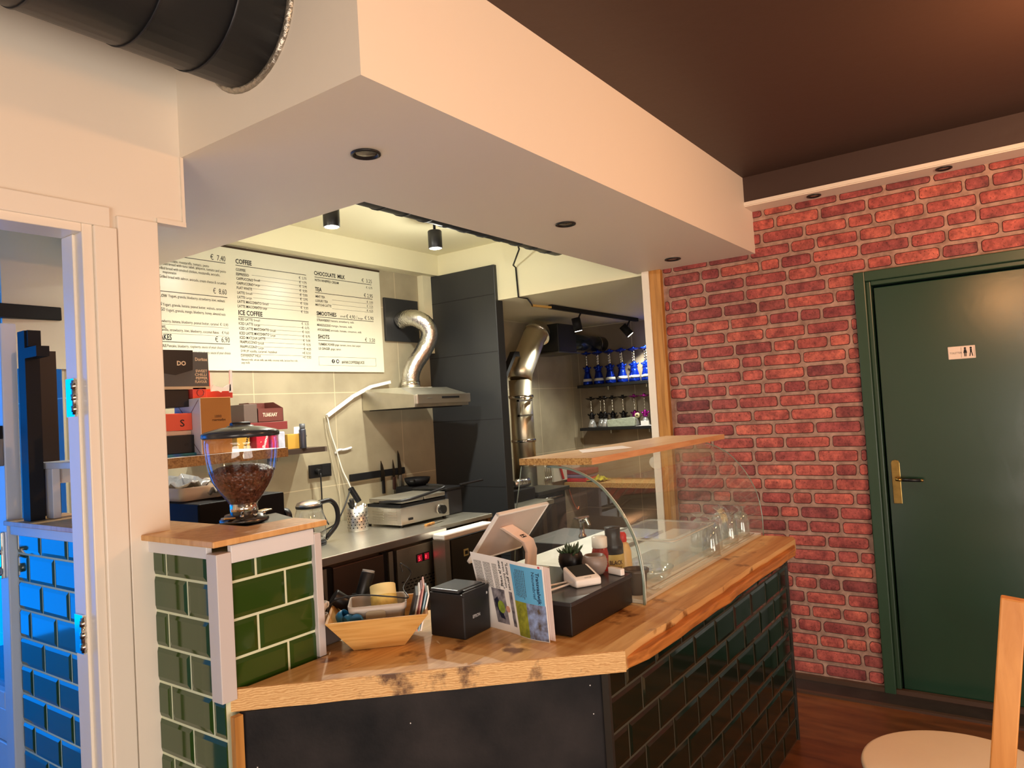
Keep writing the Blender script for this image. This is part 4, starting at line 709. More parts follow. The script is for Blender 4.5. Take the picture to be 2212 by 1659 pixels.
TUB = mat('grey_tub_plastic', srgb(186, 176, 166), .4)
TC = (.0, -.006)
part(t, 'shell', loft(MB(), [sec(.062, .052, .02, .010, TC), sec(.078, .064, .022, .102, TC), sec(.082, .068, .022, .104, TC), sec(.084, .070, .022, .122, TC), sec(.080, .066, .02, .122, TC), sec(.072, .058, .018, .05, TC), sec(.06, .05, .018, .016, TC)], True, True), TUB)
part(t, 'grip_cutout', loft(MB(), [[P(TC[0]-.005+x, TC[1]-.0705, .092+z*.55) for x, z in rrect(.028, .03, .014)], [P(TC[0]-.005+x, TC[1]-.0665, .092+z*.55) for x, z in rrect(.028, .03, .014)]], True, True, False), mat('tub_inside', srgb(150, 136, 110), .6), 'oval grip opening')
# roll of yellow paper in the tub
def local_cyl(mb, a, b, r, seg=26): return mb.tube([a, b], r, seg)
a = P(.020, -.008, .070); b = a+Vector((.022, .03, .085))
t = thing('paper_roll', 'pale yellow paper roll lying tilted in the grey tub', 'paper roll', tuple(a))
part(t, 'roll', MB().tube([a, b], .038, 28), mat('pale_yellow_paper', srgb(244, 226, 160), .7), bevel=.002)
dv = (b-a).normalized(); s1 = dv.orthogonal().normalized()
part(t, 'printed_label', MB().tube([a+dv*.02, a+dv*.06], .0384, 28, False), mat('yellow_print', srgb(236, 206, 112), .6, noise=.3, nscale=60), 'darker printed band')
# blue straps
BL = mat('blue_ribbon', srgb(30, 112, 160), .35)
for k, (u, v, z, r) in enumerate(((-.098, -.040, .088, .020), (-.080, -.070, .084, .018), (-.058, -.085, .088, .017))):
    c = P(u, v, z); m_ = MB()
    m_.lathe([(r, -.012), (r+.002, 0), (r, .012), (r-.004, .010), (r-.004, -.010), (r, -.012)], (0, 0, 0), 22)
    m_.tf(Matrix.Translation(c) @ Matrix.Rotation(.9*k+.4, 4, 'Z') @ Matrix.Rotation(1.0+.4*k, 4, 'X'))
    solo('blue_ribbon_roll', ('shiny blue ribbon loop at the far left of the bamboo tray', 'shiny blue ribbon loop at the front of the bamboo tray', 'small blue ribbon loop touching the grey tub')[k], 'ribbon', m_, BL, group='blue ribbon loops in the bamboo tray')
# black hand scanner / torch shapes
t = thing('handheld_scanner', 'black hand scanner lying across the back of the bamboo tray', 'scanner', tuple(P(-.07, .05, .08)))
part(t, 'grip', MB().tube([P(-.135, .075, .125), P(-.085, .085, .085)], .023, 20), BLACK, bevel=.003)
part(t, 'head', MB().tube([P(-.055, .095, .105), P(-.03, .110, .180)], .021, 20), BLACK, 'upright black barrel', bevel=.003)
part(t, 'end_cap', MB().tube([P(-.03, .110, .180), P(-.0285, .111, .186)], .019, 20), mat('grey_cap', srgb(150, 146, 140), .4), 'grey end cap')
part(t, 'body', MB().tube([P(-.08, .09, .112), P(.01, .09, .118)], .012, 14), BLACK)
solo('black_lead', 'thin black cable looping over the bamboo tray', 'cable', MB().tube(spline([P(-.15, .05, .06), P(-.13, -.02, .13), P(-.05, -.06, .152), (P(.04, -.07, .142)), P(.088, -.03, .125), P(.075, .03, .14), P(.10, .085, .172), P(.07, .10, .20), P(.075, .09, .175)]), .0022, 8), BLACK)
# booklets in the tray
cols = [('black booklet', srgb(34, 32, 32), .102), ('white booklet', srgb(236, 232, 226), .112), ('dark red booklet', srgb(112, 40, 44), .118), ('rose booklet', srgb(206, 150, 140), .128), ('light blue booklet', srgb(150, 190, 206), .108), ('white card', srgb(240, 238, 232), .100)]
for k, (nm, c, h) in enumerate(cols):
    u = .088+k*.0062; m_ = MB(); w2 = .0022 if k else .006
    vs = [P(u+sx*w2+zz*.028, v, .038+zz*h) for zz in (0, 1) for v in (-.075, .04) for sx in (-1, 1)]
    m_.add(vs, [(0, 2, 3, 1), (4, 5, 7, 6), (0, 1, 5, 4), (2, 6, 7, 3), (0, 4, 6, 2), (1, 3, 7, 5)])
    solo('booklet', nm+' leaning at the right end of the bamboo tray', 'booklet', m_, mat('booklet_paper', c, .55), group='booklets leaning in the bamboo tray')
# grey box with white cups behind the pillar edge
t = thing('grey_crate', 'small grey plastic crate at the counter end beside the half wall', 'crate', (1.43, 1.76, ZC))
part(t, 'shell', MB().box(1.375, 1.455, 1.715, 1.79, ZC, .965), mat('grey_crate_plastic', srgb(124, 118, 116), .5), bevel=.005)
part(t, 'rim', MB().box(1.370, 1.460, 1.710, 1.795, .960, .968), mat('grey_crate_rim', srgb(150, 144, 140), .5), bevel=.002)
for k, (x, y, z) in enumerate(((1.392, 1.735, .969), (1.400, 1.745, .9995))):
    t = thing('coffee_cup', ('white cup lying on the grey crate', 'second white cup stacked on top of the first one on the grey crate')[k], 'cup', (x, y, z), 'white cups on the grey crate')
    part(t, 'bowl', MB().lathe([(0, 0), (.016, 0), (.022, .012), (.024, .028), (.021, .028), (.014, .004), (0, .004)]), WHITEP, world=False)
    part(t, 'ear', MB().tube([(.022, 0, .006), (.034, 0, .010), (.034, 0, .020), (.023, 0, .024)], .003, 8), WHITEP, world=False)
t = thing('milk_frother', 'black handheld tool with chrome end standing beside the half wall', 'kitchen tool', (1.366, 1.72, ZC))
part(t, 'body', MB().tube([(1.362, 1.700, ZC), (1.362, 1.700, 1.03)], .009, 14), BLACK); part(t, 'tip', MB().tube([(1.362, 1.700, 1.03), (1.362, 1.700, 1.043)], .008, 14), CHROME, 'chrome end')
# receipt printer
PR = Vector((1.613, 1.371, ZC)); pa = (Vector((1.735, 1.382, 0))-Vector((1.605, 1.377, 0))).normalized(); pb = Vector((-pa.y, pa.x, 0))
def Q(u, v, z): return PR+pa*u+pb*v+Vector((0, 0, z))
t = thing('receipt_printer', 'black cube-shaped receipt printer on the counter beside the bamboo tray', 'printer', tuple(Q(.06, .06, 0)))
def qbox(mb, u0, u1, v0, v1, z0, z1, top=None):
    z1b = z1 if top is None else top
    vs = [Q(u0, v0, z0), Q(u1, v0, z0), Q(u0, v1, z0), Q(u1, v1, z0), Q(u0, v0, z1), Q(u1, v0, z1), Q(u0, v1, z1b), Q(u1, v1, z1b)]
    return mb.add(vs, [(0, 2, 3, 1), (4, 5, 7, 6), (0, 1, 5, 4), (2, 6, 7, 3), (0, 4, 6, 2), (1, 3, 7, 5)])
PB = mat('printer_black', srgb(24, 24, 26), .42)
part(t, 'body', qbox(MB(), 0, .128, 0, .128, 0, .128), PB, bevel=.004)
part(t, 'top_cover', qbox(MB(), .004, .124, .02, .126, .129, .139), mat('printer_lid', srgb(52, 56, 60), .28), 'greyish lid', bevel=.003)
part(t, 'paper_slot', qbox(MB(), .02, .12, .006, .018, .129, .137), BLACK, bevel=.002)
part(t, 'cutter_bar', qbox(MB(), .0, .126, -.002, .005, .120, .134), BLACK, bevel=.002)
pl = MB(); text_mesh(pl, 'EPSON', Q(.040, -.0006, .052), pa, (0, 0, 1), .013, .036, .0003)
part(t, 'brand_lettering', pl, mat('silver_print', srgb(190, 190, 190), .4))
part(t, 'status_mark', qbox(MB(), .112, .117, -.0012, -.0002, .106, .113), mat('silver_print', srgb(190, 190, 190), .4), 'small pale mark')
# folded magazine standing open
MA = Vector((1.752, 1.400, ZC)); Mb = Vector((1.702, 1.152, ZC)); mdir = (Mb-MA).normalized(); mup = Vector((0, 0, 1)).lerp(Vector((-.03, .14, .99)), 1).normalized()
MW, MH = .268, .205
shear = Vector((-.0, .062, 0))
def G(u, v, off=0):   # u along the page 0..1, v up 0..1
    nrm = Vector((-abs(mdir.y), mdir.x, 0)).normalized()
    bow = .012*math.sin(math.pi*min(1, max(0, (u-.45)/.55)))*(1-.3*v)
    p = MA+mdir*(u*MW)+Vector((0, 0, v*(MH+.012*(1-u))-.0*u))+Vector((.02*v, (.068-.045*u)*v, 0))
    return p+nrm*(off+bow)
def sheet(mb, u0, u1, v0, v1, off, nu=10, nv=4):
    vs = [G(u0+(u1-u0)*i/nu, v0+(v1-v0)*j/nv, off) for j in range(nv+1) for i in range(nu+1)]
    return mb.add(vs, [(j*(nu+1)+i, j*(nu+1)+i+1, (j+1)*(nu+1)+i+1, (j+1)*(nu+1)+i) for j in range(nv) for i in range(nu)])
t = thing('magazine', 'open magazine turned sideways and leaning between printer and cash drawer', 'magazine', tuple(MA+mdir*.13))
part(t, 'pages', sheet(MB(), 0, 1, 0, 1, 0), PAPER, solid=.0016)
part(t, 'back_pages', sheet(MB(), .55, 1.06, .015, .98, -.012), mat('page_back', srgb(232, 214, 208), .7), 'pages behind', solid=.0012)
part(t, 'blue_panel', sheet(MB(), .575, .985, .47, .955, .0013), mat('sky_blue_print', srgb(96, 178, 226), .6), 'sky blue printed panel')
part(t, 'green_photo', sheet(MB(), .575, .74, .01, .47, .0013), mat('meadow_print', srgb(164, 168, 50), .6, col2=srgb(108, 118, 40), nscale=60), 'printed green meadow')
part(t, 'tree_photo', sheet(MB(), .74, .992, .01, .47, .0013), mat('tree_print', srgb(150, 176, 226), .6, col2=srgb(82, 70, 58), nscale=55), 'printed bare trees against the sky')
part(t, 'street_photo', sheet(MB(), .22, .54, .10, .56, .0013), mat('street_print', srgb(170, 166, 174), .6, col2=srgb(40, 40, 52), nscale=42), 'printed photo of a person in a yellow vest')
vestp = MB()
vestp.add([G(.33+.055*math.cos(k*math.pi/6), .32+.085*math.sin(k*math.pi/6), .0020) for k in range(12)], [tuple(range(12))])
part(t, 'vest_print', vestp, mat('vest_print', srgb(178, 206, 66), .6, col2=srgb(34, 40, 40), nscale=30))
part(t, 'jacket_print', MB().add([G(u, v, .0017) for u, v in ((.235, .40), (.29, .17), (.36, .16), (.29, .45))], [(0, 1, 2, 3)]), mat('navy_print', srgb(26, 28, 52), .6))
part(t, 'face_print', MB().add([G(.43+.032*math.cos(k*math.pi/6), .31+.045*math.sin(k*math.pi/6), .0022) for k in range(12)], [tuple(range(12))]), mat('skin_print', srgb(206, 150, 130), .6))
def page_text(mb, s, u, v, size, length, off=.0022, bold=0):
    """lettering that runs down the page"""
    a = G(u, v, off); b = G(u, v-length, off); c = G(u+.05, v, off)
    text_mesh(mb, s, a, (b-a), (c-a), size, (b-a).length, bold)
bt = MB()
for k, s_ in enumerate(('"Loop gerust', 'even binnen', 'met je vraag"')): page_text(bt, s_, .535-.055*k-.03, .955, .0165, .37-.02*(k == 1), bold=.0002)
part(t, 'heading', bt, INK, 'dark heading printed sideways')
bt = MB(); page_text(bt, 'Transvaalwijk', .905, .90, .017, .42, bold=.0003); page_text(bt, 'Nieuwsbrief', .852, .90, .0155, .36)
part(t, 'panel_title', bt, mat('navy_ink', srgb(12, 34, 72), .6))
tx = MB()
rr = random.Random(9)
for (u0, u1, v0, v1) in ((.03, .155, .62, .90), (.17, .285, .56, .90), (.30, .375, .56, .90)):
    n = int((u1-u0)/.0115)
    for k in range(n):
        u = u0+k*.0115; vv = v1
        while vv > v0:
            l = .015+.03*rr.random(); l = min(l, vv-v0)
            tx.add([G(u, vv, .0015), G(u, vv-l, .0015), G(u+.0045, vv-l, .0015), G(u+.0045, vv, .0015)], [(0, 1, 2, 3)]); vv -= l+.006
part(t, 'body_text', tx, INKG, 'columns of small print'); tx = MB()
for k in range(9):
    u = .62+k*.022; vv = .90-.05*(k == 0); lo = .55
    while vv > lo:
        l = .015+.03*rr.random()
        tx.add([G(u, vv, .0026), G(u, vv-l, .0026), G(u+.006, vv-l, .0026), G(u+.006, vv, .0026)], [(0, 1, 2, 3)]); vv -= l+.006
    if k > 5: break
part(t, 'panel_text', tx, INKG, 'small print on the blue panel')
part(t, 'corner_mark', MB().add([G(.95+.014*math.cos(k*math.pi/5), .975+.016*math.sin(k*math.pi/5), .0018) for k in range(10)], [tuple(range(10))]), mat('pink_print', srgb(206, 80, 90), .6), 'small pink mark')
# cash drawer
t = thing('cash_drawer', 'wide low black cash drawer on the counter left of the glass case', 'cash drawer', (1.95, 1.3, ZC))
part(t, 'case', MB().box(1.760, 2.140, 1.10, 1.48, ZC+.004, 1.003), mat('drawer_black', srgb(24, 22, 22), .35), bevel=.003)
part(t, 'top_plate', MB().box(1.757, 2.143, 1.097, 1.482, .992, 1.0045), mat('drawer_top', srgb(46, 47, 50), .25), 'shinier dark top plate', bevel=.002)
for x, y in ((1.78, 1.12), (2.12, 1.12), (1.78, 1.46), (2.12, 1.46)): part(t, 'foot', MB().cyl((x, y, ZC), (x, y, ZC+.006), .01), BLACK)
ZD = 1.005
# point of sale screen: stand and screen, screen faces the staff side
t = thing('till_screen', 'white and rose till screen on a bent stand, seen from behind', 'till screen', (2.04, 1.45, ZD))
TL, TR, BL_, BR = Vector((1.838, 1.400, 1.230)), Vector((2.130, 1.402, 1.225)), Vector((1.843, 1.520, 1.087)), Vector((2.135, 1.522, 1.082))
ex = (TR-TL).normalized(); ey = (BL_-TL).normalized(); ez = ey.cross(ex).normalized()
if ez.y > 0: ez = -ez
def scr(mb, u0, u1, v0, v1, w0, w1):
    vs = [TL+ex*u+ey*v+ez*w for w in (w0, w1) for v in (v0, v1) for u in (u0, u1)]
    return mb.add(vs, [(0, 2, 3, 1), (4, 5, 7, 6), (0, 1, 5, 4), (2, 6, 7, 3), (0, 4, 6, 2), (1, 3, 7, 5)])
SW = (TR-TL).length; SH = (BL_-TL).length+.02
part(t, 'screen_back', scr(MB(), 0, SW, 0, SH, -.004, .004), mat('rose_back', srgb(196, 176, 164), .25), 'shiny rose-grey back', bevel=.003)
part(t, 'screen_frame', scr(scr(scr(scr(MB(), -.004, .004, -.004, SH+.004, -.007, .006), SW-.004, SW+.004, -.004, SH+.004, -.007, .006), -.004, SW+.004, -.004, .004, -.007, .006), -.004, SW+.004, SH-.004, SH+.004, -.007, .006), WHITEP, 'white frame', bevel=.002)
part(t, 'display', scr(MB(), .006, SW-.006, .006, SH-.006, -.008, -.0045), BLACK, 'dark display side')
c0 = TL+ex*(SW*.50)+ey*(SH*.38)+ez*.012
wv = ex*.030
stp = [TL+ex*(SW*.36)+ey*(SH*.18)+ez*.010, TL+ex*(SW*.42)+ey*(SH*.52)+ez*.014, Vector((2.035, 1.470, 1.125)), Vector((2.060, 1.405, 1.075)), Vector((2.075, 1.395, ZD+.002))]
stp = [Vector((1.930, 1.440, 1.178)), Vector((1.978, 1.438, 1.150)), Vector((2.030, 1.425, 1.112)), Vector((2.055, 1.430, 1.075)), Vector((2.058, 1.440, ZD+.004))]
sm_ = MB(); vs = []
wd = Vector((.62, -.78, 0)).normalized()*.0
for i, p in enumerate(stp):
    d = (stp[min(i+1, 4)]-stp[max(i-1, 0)]).normalized(); wv = Vector((.035, 0.004, 0)); n = d.cross(wv.normalized()).normalized()*.006
    vs += [p-wv+n, p+wv+n, p+wv-n, p-wv-n]
fs = [(0, 1, 2, 3), (19, 18, 17, 16)]+[(i*4+k, i*4+4+k, i*4+4+(k+1) % 4, i*4+(k+1) % 4) for i in range(4) for k in range(4)]
sm_.add(vs, fs); part(t, 'stand_arm', sm_, COPPER, 'bent rose-white stand arm', bevel=.003)
n2 = Vector((0, -.72, -.69)); cM = (stp[1]+stp[2])/2
d12 = (stp[2]-stp[1]).normalized(); nrm = d12.cross(Vector((1, 0, 0))).normalized()
if nrm.y > 0: nrm = -nrm
part(t, 'logo_mark', MB().add([cM+nrm*.0085+Vector((a, 0, 0))+d12*b for a, b in ((-.012, -.009), (.012, -.009), (.012, .009), (-.012, .009))], [(0, 1, 2, 3)]), BLACK, 'small black logo')
part(t, 'logo_inner', MB().add([cM+nrm*.0089+Vector((a, 0, 0))+d12*b for a, b in ((-.009, -.006), (-.001, 0), (-.009, .006))], [(0, 1, 2)]).add([cM+nrm*.0089+Vector((-a, 0, 0))+d12*b for a, b in ((-.009, -.006), (-.001, 0), (-.009, .006))], [(2, 1, 0)]), COPPER)
part(t, 'foot_plate', MB().box(2.01, 2.11, 1.395, 1.475, ZD, ZD+.006), WHITEP, bevel=.002)
# card reader
CR = Vector((1.862, 1.165, ZD)); cx_ = Vector((.62, -.36, 0)).normalized(); cy_ = Vector((-cx_.y, cx_.x, 0))
def K_(u, v, z): return Vector((1.962, 1.180, ZD))+cx_*u+cy_*v+Vector((0, 0, z))
def kbox(mb, u0, u1, v0, v1, z0, za, zb):
    vs = [K_(u0, v0, z0), K_(u1, v0, z0), K_(u0, v1, z0), K_(u1, v1, z0), K_(u0, v0, za), K_(u1, v0, za), K_(u0, v1, zb), K_(u1, v1, zb)]
    return mb.add(vs, [(0, 2, 3, 1), (4, 5, 7, 6), (0, 1, 5, 4), (2, 6, 7, 3), (0, 4, 6, 2), (1, 3, 7, 5)])
t = thing('card_reader', 'small white card terminal with dark screen on the cash drawer', 'card reader', tuple(K_(0, 0, 0)))
part(t, 'body', kbox(MB(), -.045, .045, -.045, .04, 0, .024, .052), WHITEP, bevel=.006)
sl_ = .028/.085
part(t, 'display', kbox(MB(), -.034, .034, -.026, .034, .030, .024+.019*sl_+.0012, .024+.079*sl_+.0012), BLACK, 'black screen', bevel=.0015)
cl = MB(); text_mesh(cl, 'sumup', K_(-.012, -.041, .0268), cx_, (cy_+Vector((0, 0, sl_))).normalized(), .007, .024, .0001)
part(t, 'brand_lettering', cl, INKG)
part(t, 'card_slot', kbox(MB(), -.0456, -.0445, -.02, .02, .012, .015, .015), mat('pale_slot_strip', srgb(250, 240, 226), .4))
solo('white_cable', 'white cable looping from the card terminal over the cash drawer', 'cable', MB().tube(spline([K_(-.04, .02, .008), Vector((1.87, 1.255, ZD+.006)), Vector((1.82, 1.30, ZD+.006)), Vector((1.78, 1.29, ZD+.006)), Vector((1.765, 1.25, ZD+.006)), Vector((1.80, 1.225, ZD+.005)), K_(-.045, -.0, .006)]), .0035, 8), WHITEP)
# pots and plant
t = thing('potted_succulent', 'spiky green succulent in a ribbed black pot on the cash drawer', 'potted plant', (2.099, 1.300, ZD))
pr_ = [(0, 0), (.026, 0)]+[(.030+.012*math.sin(math.pi*(i/14)*.85)+(.0012 if i % 2 else 0), .004+i*.0042) for i in range(15)]+[(.034, .066), (.031, .066), (.028, .05), (0, .05)]
part(t, 'pot', MB().lathe(pr_, (2.099, 1.300, ZD), 30), BLACK, 'ribbed shiny black pot')
part(t, 'soil', MB().lathe([(0, .053), (.029, .052)][::-1], (2.099, 1.300, ZD), 20), mat('dark_soil', srgb(52, 38, 28), .9))
lf = MB(); rp = random.Random(2)
for k in range(46):
    an = rp.random()*6.283; el = .25+rp.random()*1.2; L_ = .024+.022*rp.random(); r0 = .018*rp.random()
    b0 = Vector((2.099+r0*math.cos(an), 1.300+r0*math.sin(an), ZD+.052)); d = Vector((math.cos(an)*math.cos(el), math.sin(an)*math.cos(el), math.sin(el)))
    lf.tube([b0, b0+d*L_*.5, b0+d*L_*.85+Vector((0, 0, .002)), b0+d*L_+Vector((0, 0, .006))], .004, 6, True, [.0035, .0042, .0025, .0004])
part(t, 'leaves', lf, mat('succulent_green', srgb(62, 84, 52), .45, noise=.4, nscale=30), 'dark green pointed leaves')
t = thing('grey_pot', 'empty grey ribbed pot on the cash drawer beside the black potted plant', 'pot', (2.090, 1.204, ZD))
pr2 = [(0, 0), (.024, 0)]+[(.028+.013*math.sin(math.pi*(i/14)*.8)+(.0014 if i % 2 else 0), .004+i*.0040) for i in range(15)]+[(.033, .063), (.030, .063), (.027, .03), (0, .03)]
part(t, 'bowl', MB().lathe(pr2, (2.090, 1.204, ZD), 30), mat('grey_ceramic', srgb(150, 134, 124), .4, noise=.2, nscale=20))
# bottles behind on the marble / case side
def bottle(name, label, x, y, z, prof, bm, cap, cm, lab=None, lt=None, grp='sauce bottles'):
    t = thing(name, label, 'bottle', (x, y, z), grp)
    part(t, 'body', MB().lathe(prof, seg=28), bm, world=False); part(t, 'cap', MB().lathe(cap, seg=28), cm, world=False)
    if lab:
        part(t, 'wrapper', MB().lathe([(lab[0], lab[1]), (lab[0], lab[2])], seg=28), lab[3], world=False)
    if lt:
        lm = MB(); rad = lab[0]+.0006 if lab else prof[3][0]+.0006
        for s_, zz, sz, wd in lt:
            tmp = MB(); text_mesh(tmp, s_, (0, 0, zz), (1, 0, 0), (0, 0, 1), sz, wd, .0004, 'CENTER')
            base = -math.radians(138)
            tmp.v = [(rad*math.cos(base+p[0]/rad), rad*math.sin(base+p[0]/rad), p[2]) for p in tmp.v]
            lm.add(tmp.v, tmp.f)
        part(t, 'label_lettering', lm, mat('brown_print', srgb(70, 44, 26), .6), world=False)
    return t
t = thing('marble_worktop', 'white marble-look worktop behind the glass case', 'worktop', (2.8, 1.64, 0))
part(t, 'slab', MB().box(2.33, 3.30, 1.512, 1.775, .905, .932), MARBLE, bevel=.002)
part(t, 'slab_edge', MB().box(2.60, 3.30, 1.506, 1.512, .905, .930), mat('brown_edge', srgb(92, 66, 46), .5), 'dark brown front edge')
part(t, 'cabinet', MB().box(2.35, 3.28, 1.60, 1.76, 0, .905), mat('dark_cabinet', srgb(50, 46, 42), .5))
GC = .918
bottle('ketchup_bottle', 'red ketchup bottle with white cap in the glass case', 2.220, 1.255, GC, [(0, 0), (.030, 0), (.033, .02), (.031, .075), (.027, .095), (.030, .125), (.026, .142), (.022, .150)], mat('ketchup_red', srgb(156, 28, 20), .25, coat=.5), [(.026, .147), (.027, .150), (.027, .182), (.022, .186), (0, .186)], WHITEP)
bottle('squeeze_bottle', 'yellow labelled sauce bottle with tall black cap in the glass case', 2.300, 1.245, GC, [(0, 0), (.033, 0), (.035, .02), (.035, .10), (.034, .118)], mat('beige_sauce', srgb(206, 186, 116), .35), [(.035, .110), (.035, .145), (.026, .165), (.028, .200), (.030, .204), (.0, .204)], BLACK, (.0356, .012, .112, mat('yellow_wrapper', srgb(206, 190, 110), .5)), [('BLACK', .078, .020, .05), ('JACK', .052, .026, .045)])
bottle('squeeze_bottle', 'cream coloured sauce bottle with red cap in the glass case', 2.400, 1.262, GC, [(0, 0), (.030, 0), (.033, .02), (.032, .10), (.024, .125), (.014, .135)], mat('cream_sauce', srgb(222, 192, 130), .35), [(.015, .133), (.018, .136), (.017, .160), (.012, .168), (0, .168)], RED)
bottle('small_bottle', 'small bottle with red tip half hidden behind the grey pot', 2.195, 1.335, GC, [(0, 0), (.022, 0), (.022, .08), (.014, .10)], mat('cream_sauce', srgb(222, 192, 130), .35), [(.012, .10), (.010, .125), (0, .135)], RED)
solo('white_plastic_bar', 'white strip lying at the end of the cash drawer by the glass case', 'strip', MB().bar((2.118, 1.165, 1.0165), (2.100, 1.108, 1.0165), .018, .022), WHITEP, bevel=.003)
# ---------------------------------------------------------------- glass display case
t = thing('glass_display_case', 'curved glass counter case with a chipboard shelf on top', 'display case', (2.79, 1.28, ZC))
def arc(n=22):
    out = []
    keys = [(1.062, .905), (1.062, 1.0), (1.077, 1.095), (1.108, 1.17), (1.148, 1.232), (1.208, 1.294), (1.295, 1.338), (1.38, 1.352), (1.512, 1.353)]
    return [(p.x, p.y) for p in spline([Vector((a, b, 0)) for a, b in keys], 5)]
AR = arc()
def curved(mb, x0, x1, th, outline):
    n = len(outline); vs = []
    for x in (x0, x1):
        for i, (y, z) in enumerate(outline): vs.append((x, y, z))
    return mb.add(vs, [(i, i+1, n+i+1, n+i) for i in range(n-1)], True)
part(t, 'curved_front_glass', curved(MB(), 2.150, 3.425, 0, AR), GLASSC, 'large curved glass sheet')
for x in (2.147, 3.427):
    poly = [(y, z) for y, z in AR]+[(1.515, 1.353), (1.515, .93)] if x > 3 else [(y, z) for y, z in AR]+[(1.515, 1.353), (1.560, 1.15), (1.575, .93)]
    vs = [(x, y, z) for y, z in poly]; s_ = MB().add(vs, [tuple(range(len(vs)))])
    part(t, 'side_glass', s_, GLASSC, 'left side pane' if x < 3 else 'right side pane')
    e = MB().tube([(x, y, z) for y, z in AR[:-4]], .0042 if x < 3 else .0022, 8)
    part(t, 'glass_edge', e, GLASSE, 'greenish polished edge')
    e2 = MB().tube([(x+(.011 if x < 3 else 0), y, z) for y, z in AR[:-6]], .0022, 8)
    if x < 3: part(t, 'front_glass_edge', e2, mat('pale_glass_edge', srgb(206, 214, 200), .1), 'pale second edge')
part(t, 'back_edge', MB().tube([(2.147, 1.515, 1.353), (2.147, 1.555, 1.17), (2.147, 1.575, .95)], .0018, 6), GLASSE)
part(t, 'base_tray', MB().box(2.155, 3.42, 1.07, 1.505, ZC+.0005, GC-.0005), mat('pale_laminate', srgb(226, 224, 212), .3), 'pale floor of the case')
part(t, 'top_shelf', MB().box(2.145, 3.44, 1.222, 1.520, 1.358, 1.381), [BOARD], 'laminated board')
part(t, 'chipboard_end', MB().box(2.1425, 2.1452, 1.222, 1.520, 1.358, 1.381), CHIP, 'raw chipboard end')
part(t, 'orange_edge', MB().box(2.1435, 3.44, 1.2195, 1.2222, 1.358, 1.381), wood('orange_edge_band', srgb(210, 156, 108), srgb(196, 138, 90), (2, 20, 20), .4), 'orange wood edge band')
solo('paper_sheet', 'white paper sheet lying on the shelf of the glass case', 'paper', MB().add([(2.36, 1.38, 1.3825), (2.58, 1.285, 1.3825), (2.72, 1.40, 1.3825), (2.50, 1.48, 1.3825)], [(0, 1, 2, 3)]), PAPER, solid=.0012)
# contents of the case
t = thing('brown_pot', 'brown plastic pot in the left corner of the glass case', 'pot', (2.225, 1.125, GC))
part(t, 'bowl', MB().lathe([(0, 0), (.030, 0), (.038, .070), (.044, .072), (.045, .082), (.040, .082), (.034, .070), (.026, .004), (0, .004)], (2.225, 1.125, GC), 28), mat('brown_pot_plastic', srgb(82, 66, 48), .45))
t = thing('clear_food_box', 'clear plastic food box with lid inside the glass case', 'food box', (2.76, 1.27, GC))
FB = [(2.52, 2.94, 1.115, 1.405)]
part(t, 'box', loft(MB(), [[(2.73+x, 1.26+y, GC) for x, y in rrect(.19, .125, .02)], [(2.73+x, 1.26+y, GC+.115) for x, y in rrect(.21, .145, .025)]], True, False), PLASTC)
part(t, 'lid', loft(MB(), [[(2.73+x, 1.26+y, GC+.115) for x, y in rrect(.216, .150, .025)], [(2.73+x, 1.26+y, GC+.126) for x, y in rrect(.216, .150, .025)], [(2.73+x, 1.26+y, GC+.124) for x, y in rrect(.19, .125, .025)]], False, True), PLASTC)
part(t, 'lid_rim', MB().tube([(2.73+x, 1.26+y, GC+.120) for x, y in rrect(.216, .150, .025)+[rrect(.216, .150, .025)[0]]], .003, 8), mat('frosted_rim', srgb(214, 212, 200), .2))
t = thing('glass_dish', 'shallow clear glass dish at the front of the glass case', 'dish', (2.42, 1.14, GC))
part(t, 'bowl', MB().lathe([(0, .001), (.05, .001), (.075, .02), (.085, .045), (.082, .045), (.072, .022), (.048, .004), (0, .004)], (2.43, 1.17, GC), 30), GLASSW)
t = thing('glass_tray', 'low clear tray along the front of the glass case', 'tray', (2.55, 1.1, GC))
part(t, 'rim', MB().tube([(2.28, 1.085, GC+.006), (3.36, 1.085, GC+.006), (3.36, 1.105, GC+.006), (2.28, 1.105, GC+.006), (2.28, 1.085, GC+.006)], .0025, 8), mat('frosted_rim', srgb(214, 212, 200), .2))
GLASSR = mat('refractive_glass', (1, 1, 1, 1), .02, coat=.5); GLASSR.node_tree.nodes['Principled BSDF'].inputs['Transmission Weight'].default_value = 1; GLASSR.node_tree.nodes['Principled BSDF'].inputs['IOR'].default_value = 1.28
gl0 = thing('drinking_glass', 'g', 'glass', (0, 0, 0), 'upturned glasses in the glass case')
part(gl0, 'bowl', MB().lathe([(.036, .001), (.037, .03), (.034, .08), (.028, .105), (.012, .116), (.008, .117), (.008, .113), (.011, .112), (.0255, .102), (.0315, .078), (.0345, .03), (.034, .001), (.036, .001)], seg=36), GLASSW, world=False)
part(gl0, 'rim', MB().lathe([(.036, 0), (.0385, .0015), (.036, .003)], seg=30), mat('glass_rim_highlight', srgb(226, 230, 220), .08), 'rim with painted highlight', world=False)  # rim coloured near white to stand in for highlights on the glass
part(gl0, 'stem', MB().lathe([(0, .117), (.011, .1175), (.007, .124), (.026, .138), (.030, .1405), (.026, .1425), (0, .142)], seg=24), GLASSW, world=False)
spots = [(2.86, 1.100, 'upturned stemmed glass nearest to the counter edge in the case'), (2.985, 1.135, 'upturned glass second along the counter edge in the case'), (3.05, 1.225, 'upturned glass behind the others beside the food box'), (3.13, 1.115, 'upturned glass third along the counter edge in the case'), (3.24, 1.20, 'upturned glass in the back row towards the brick wall'), (3.30, 1.12, 'upturned glass closest to the brick wall in the case')]
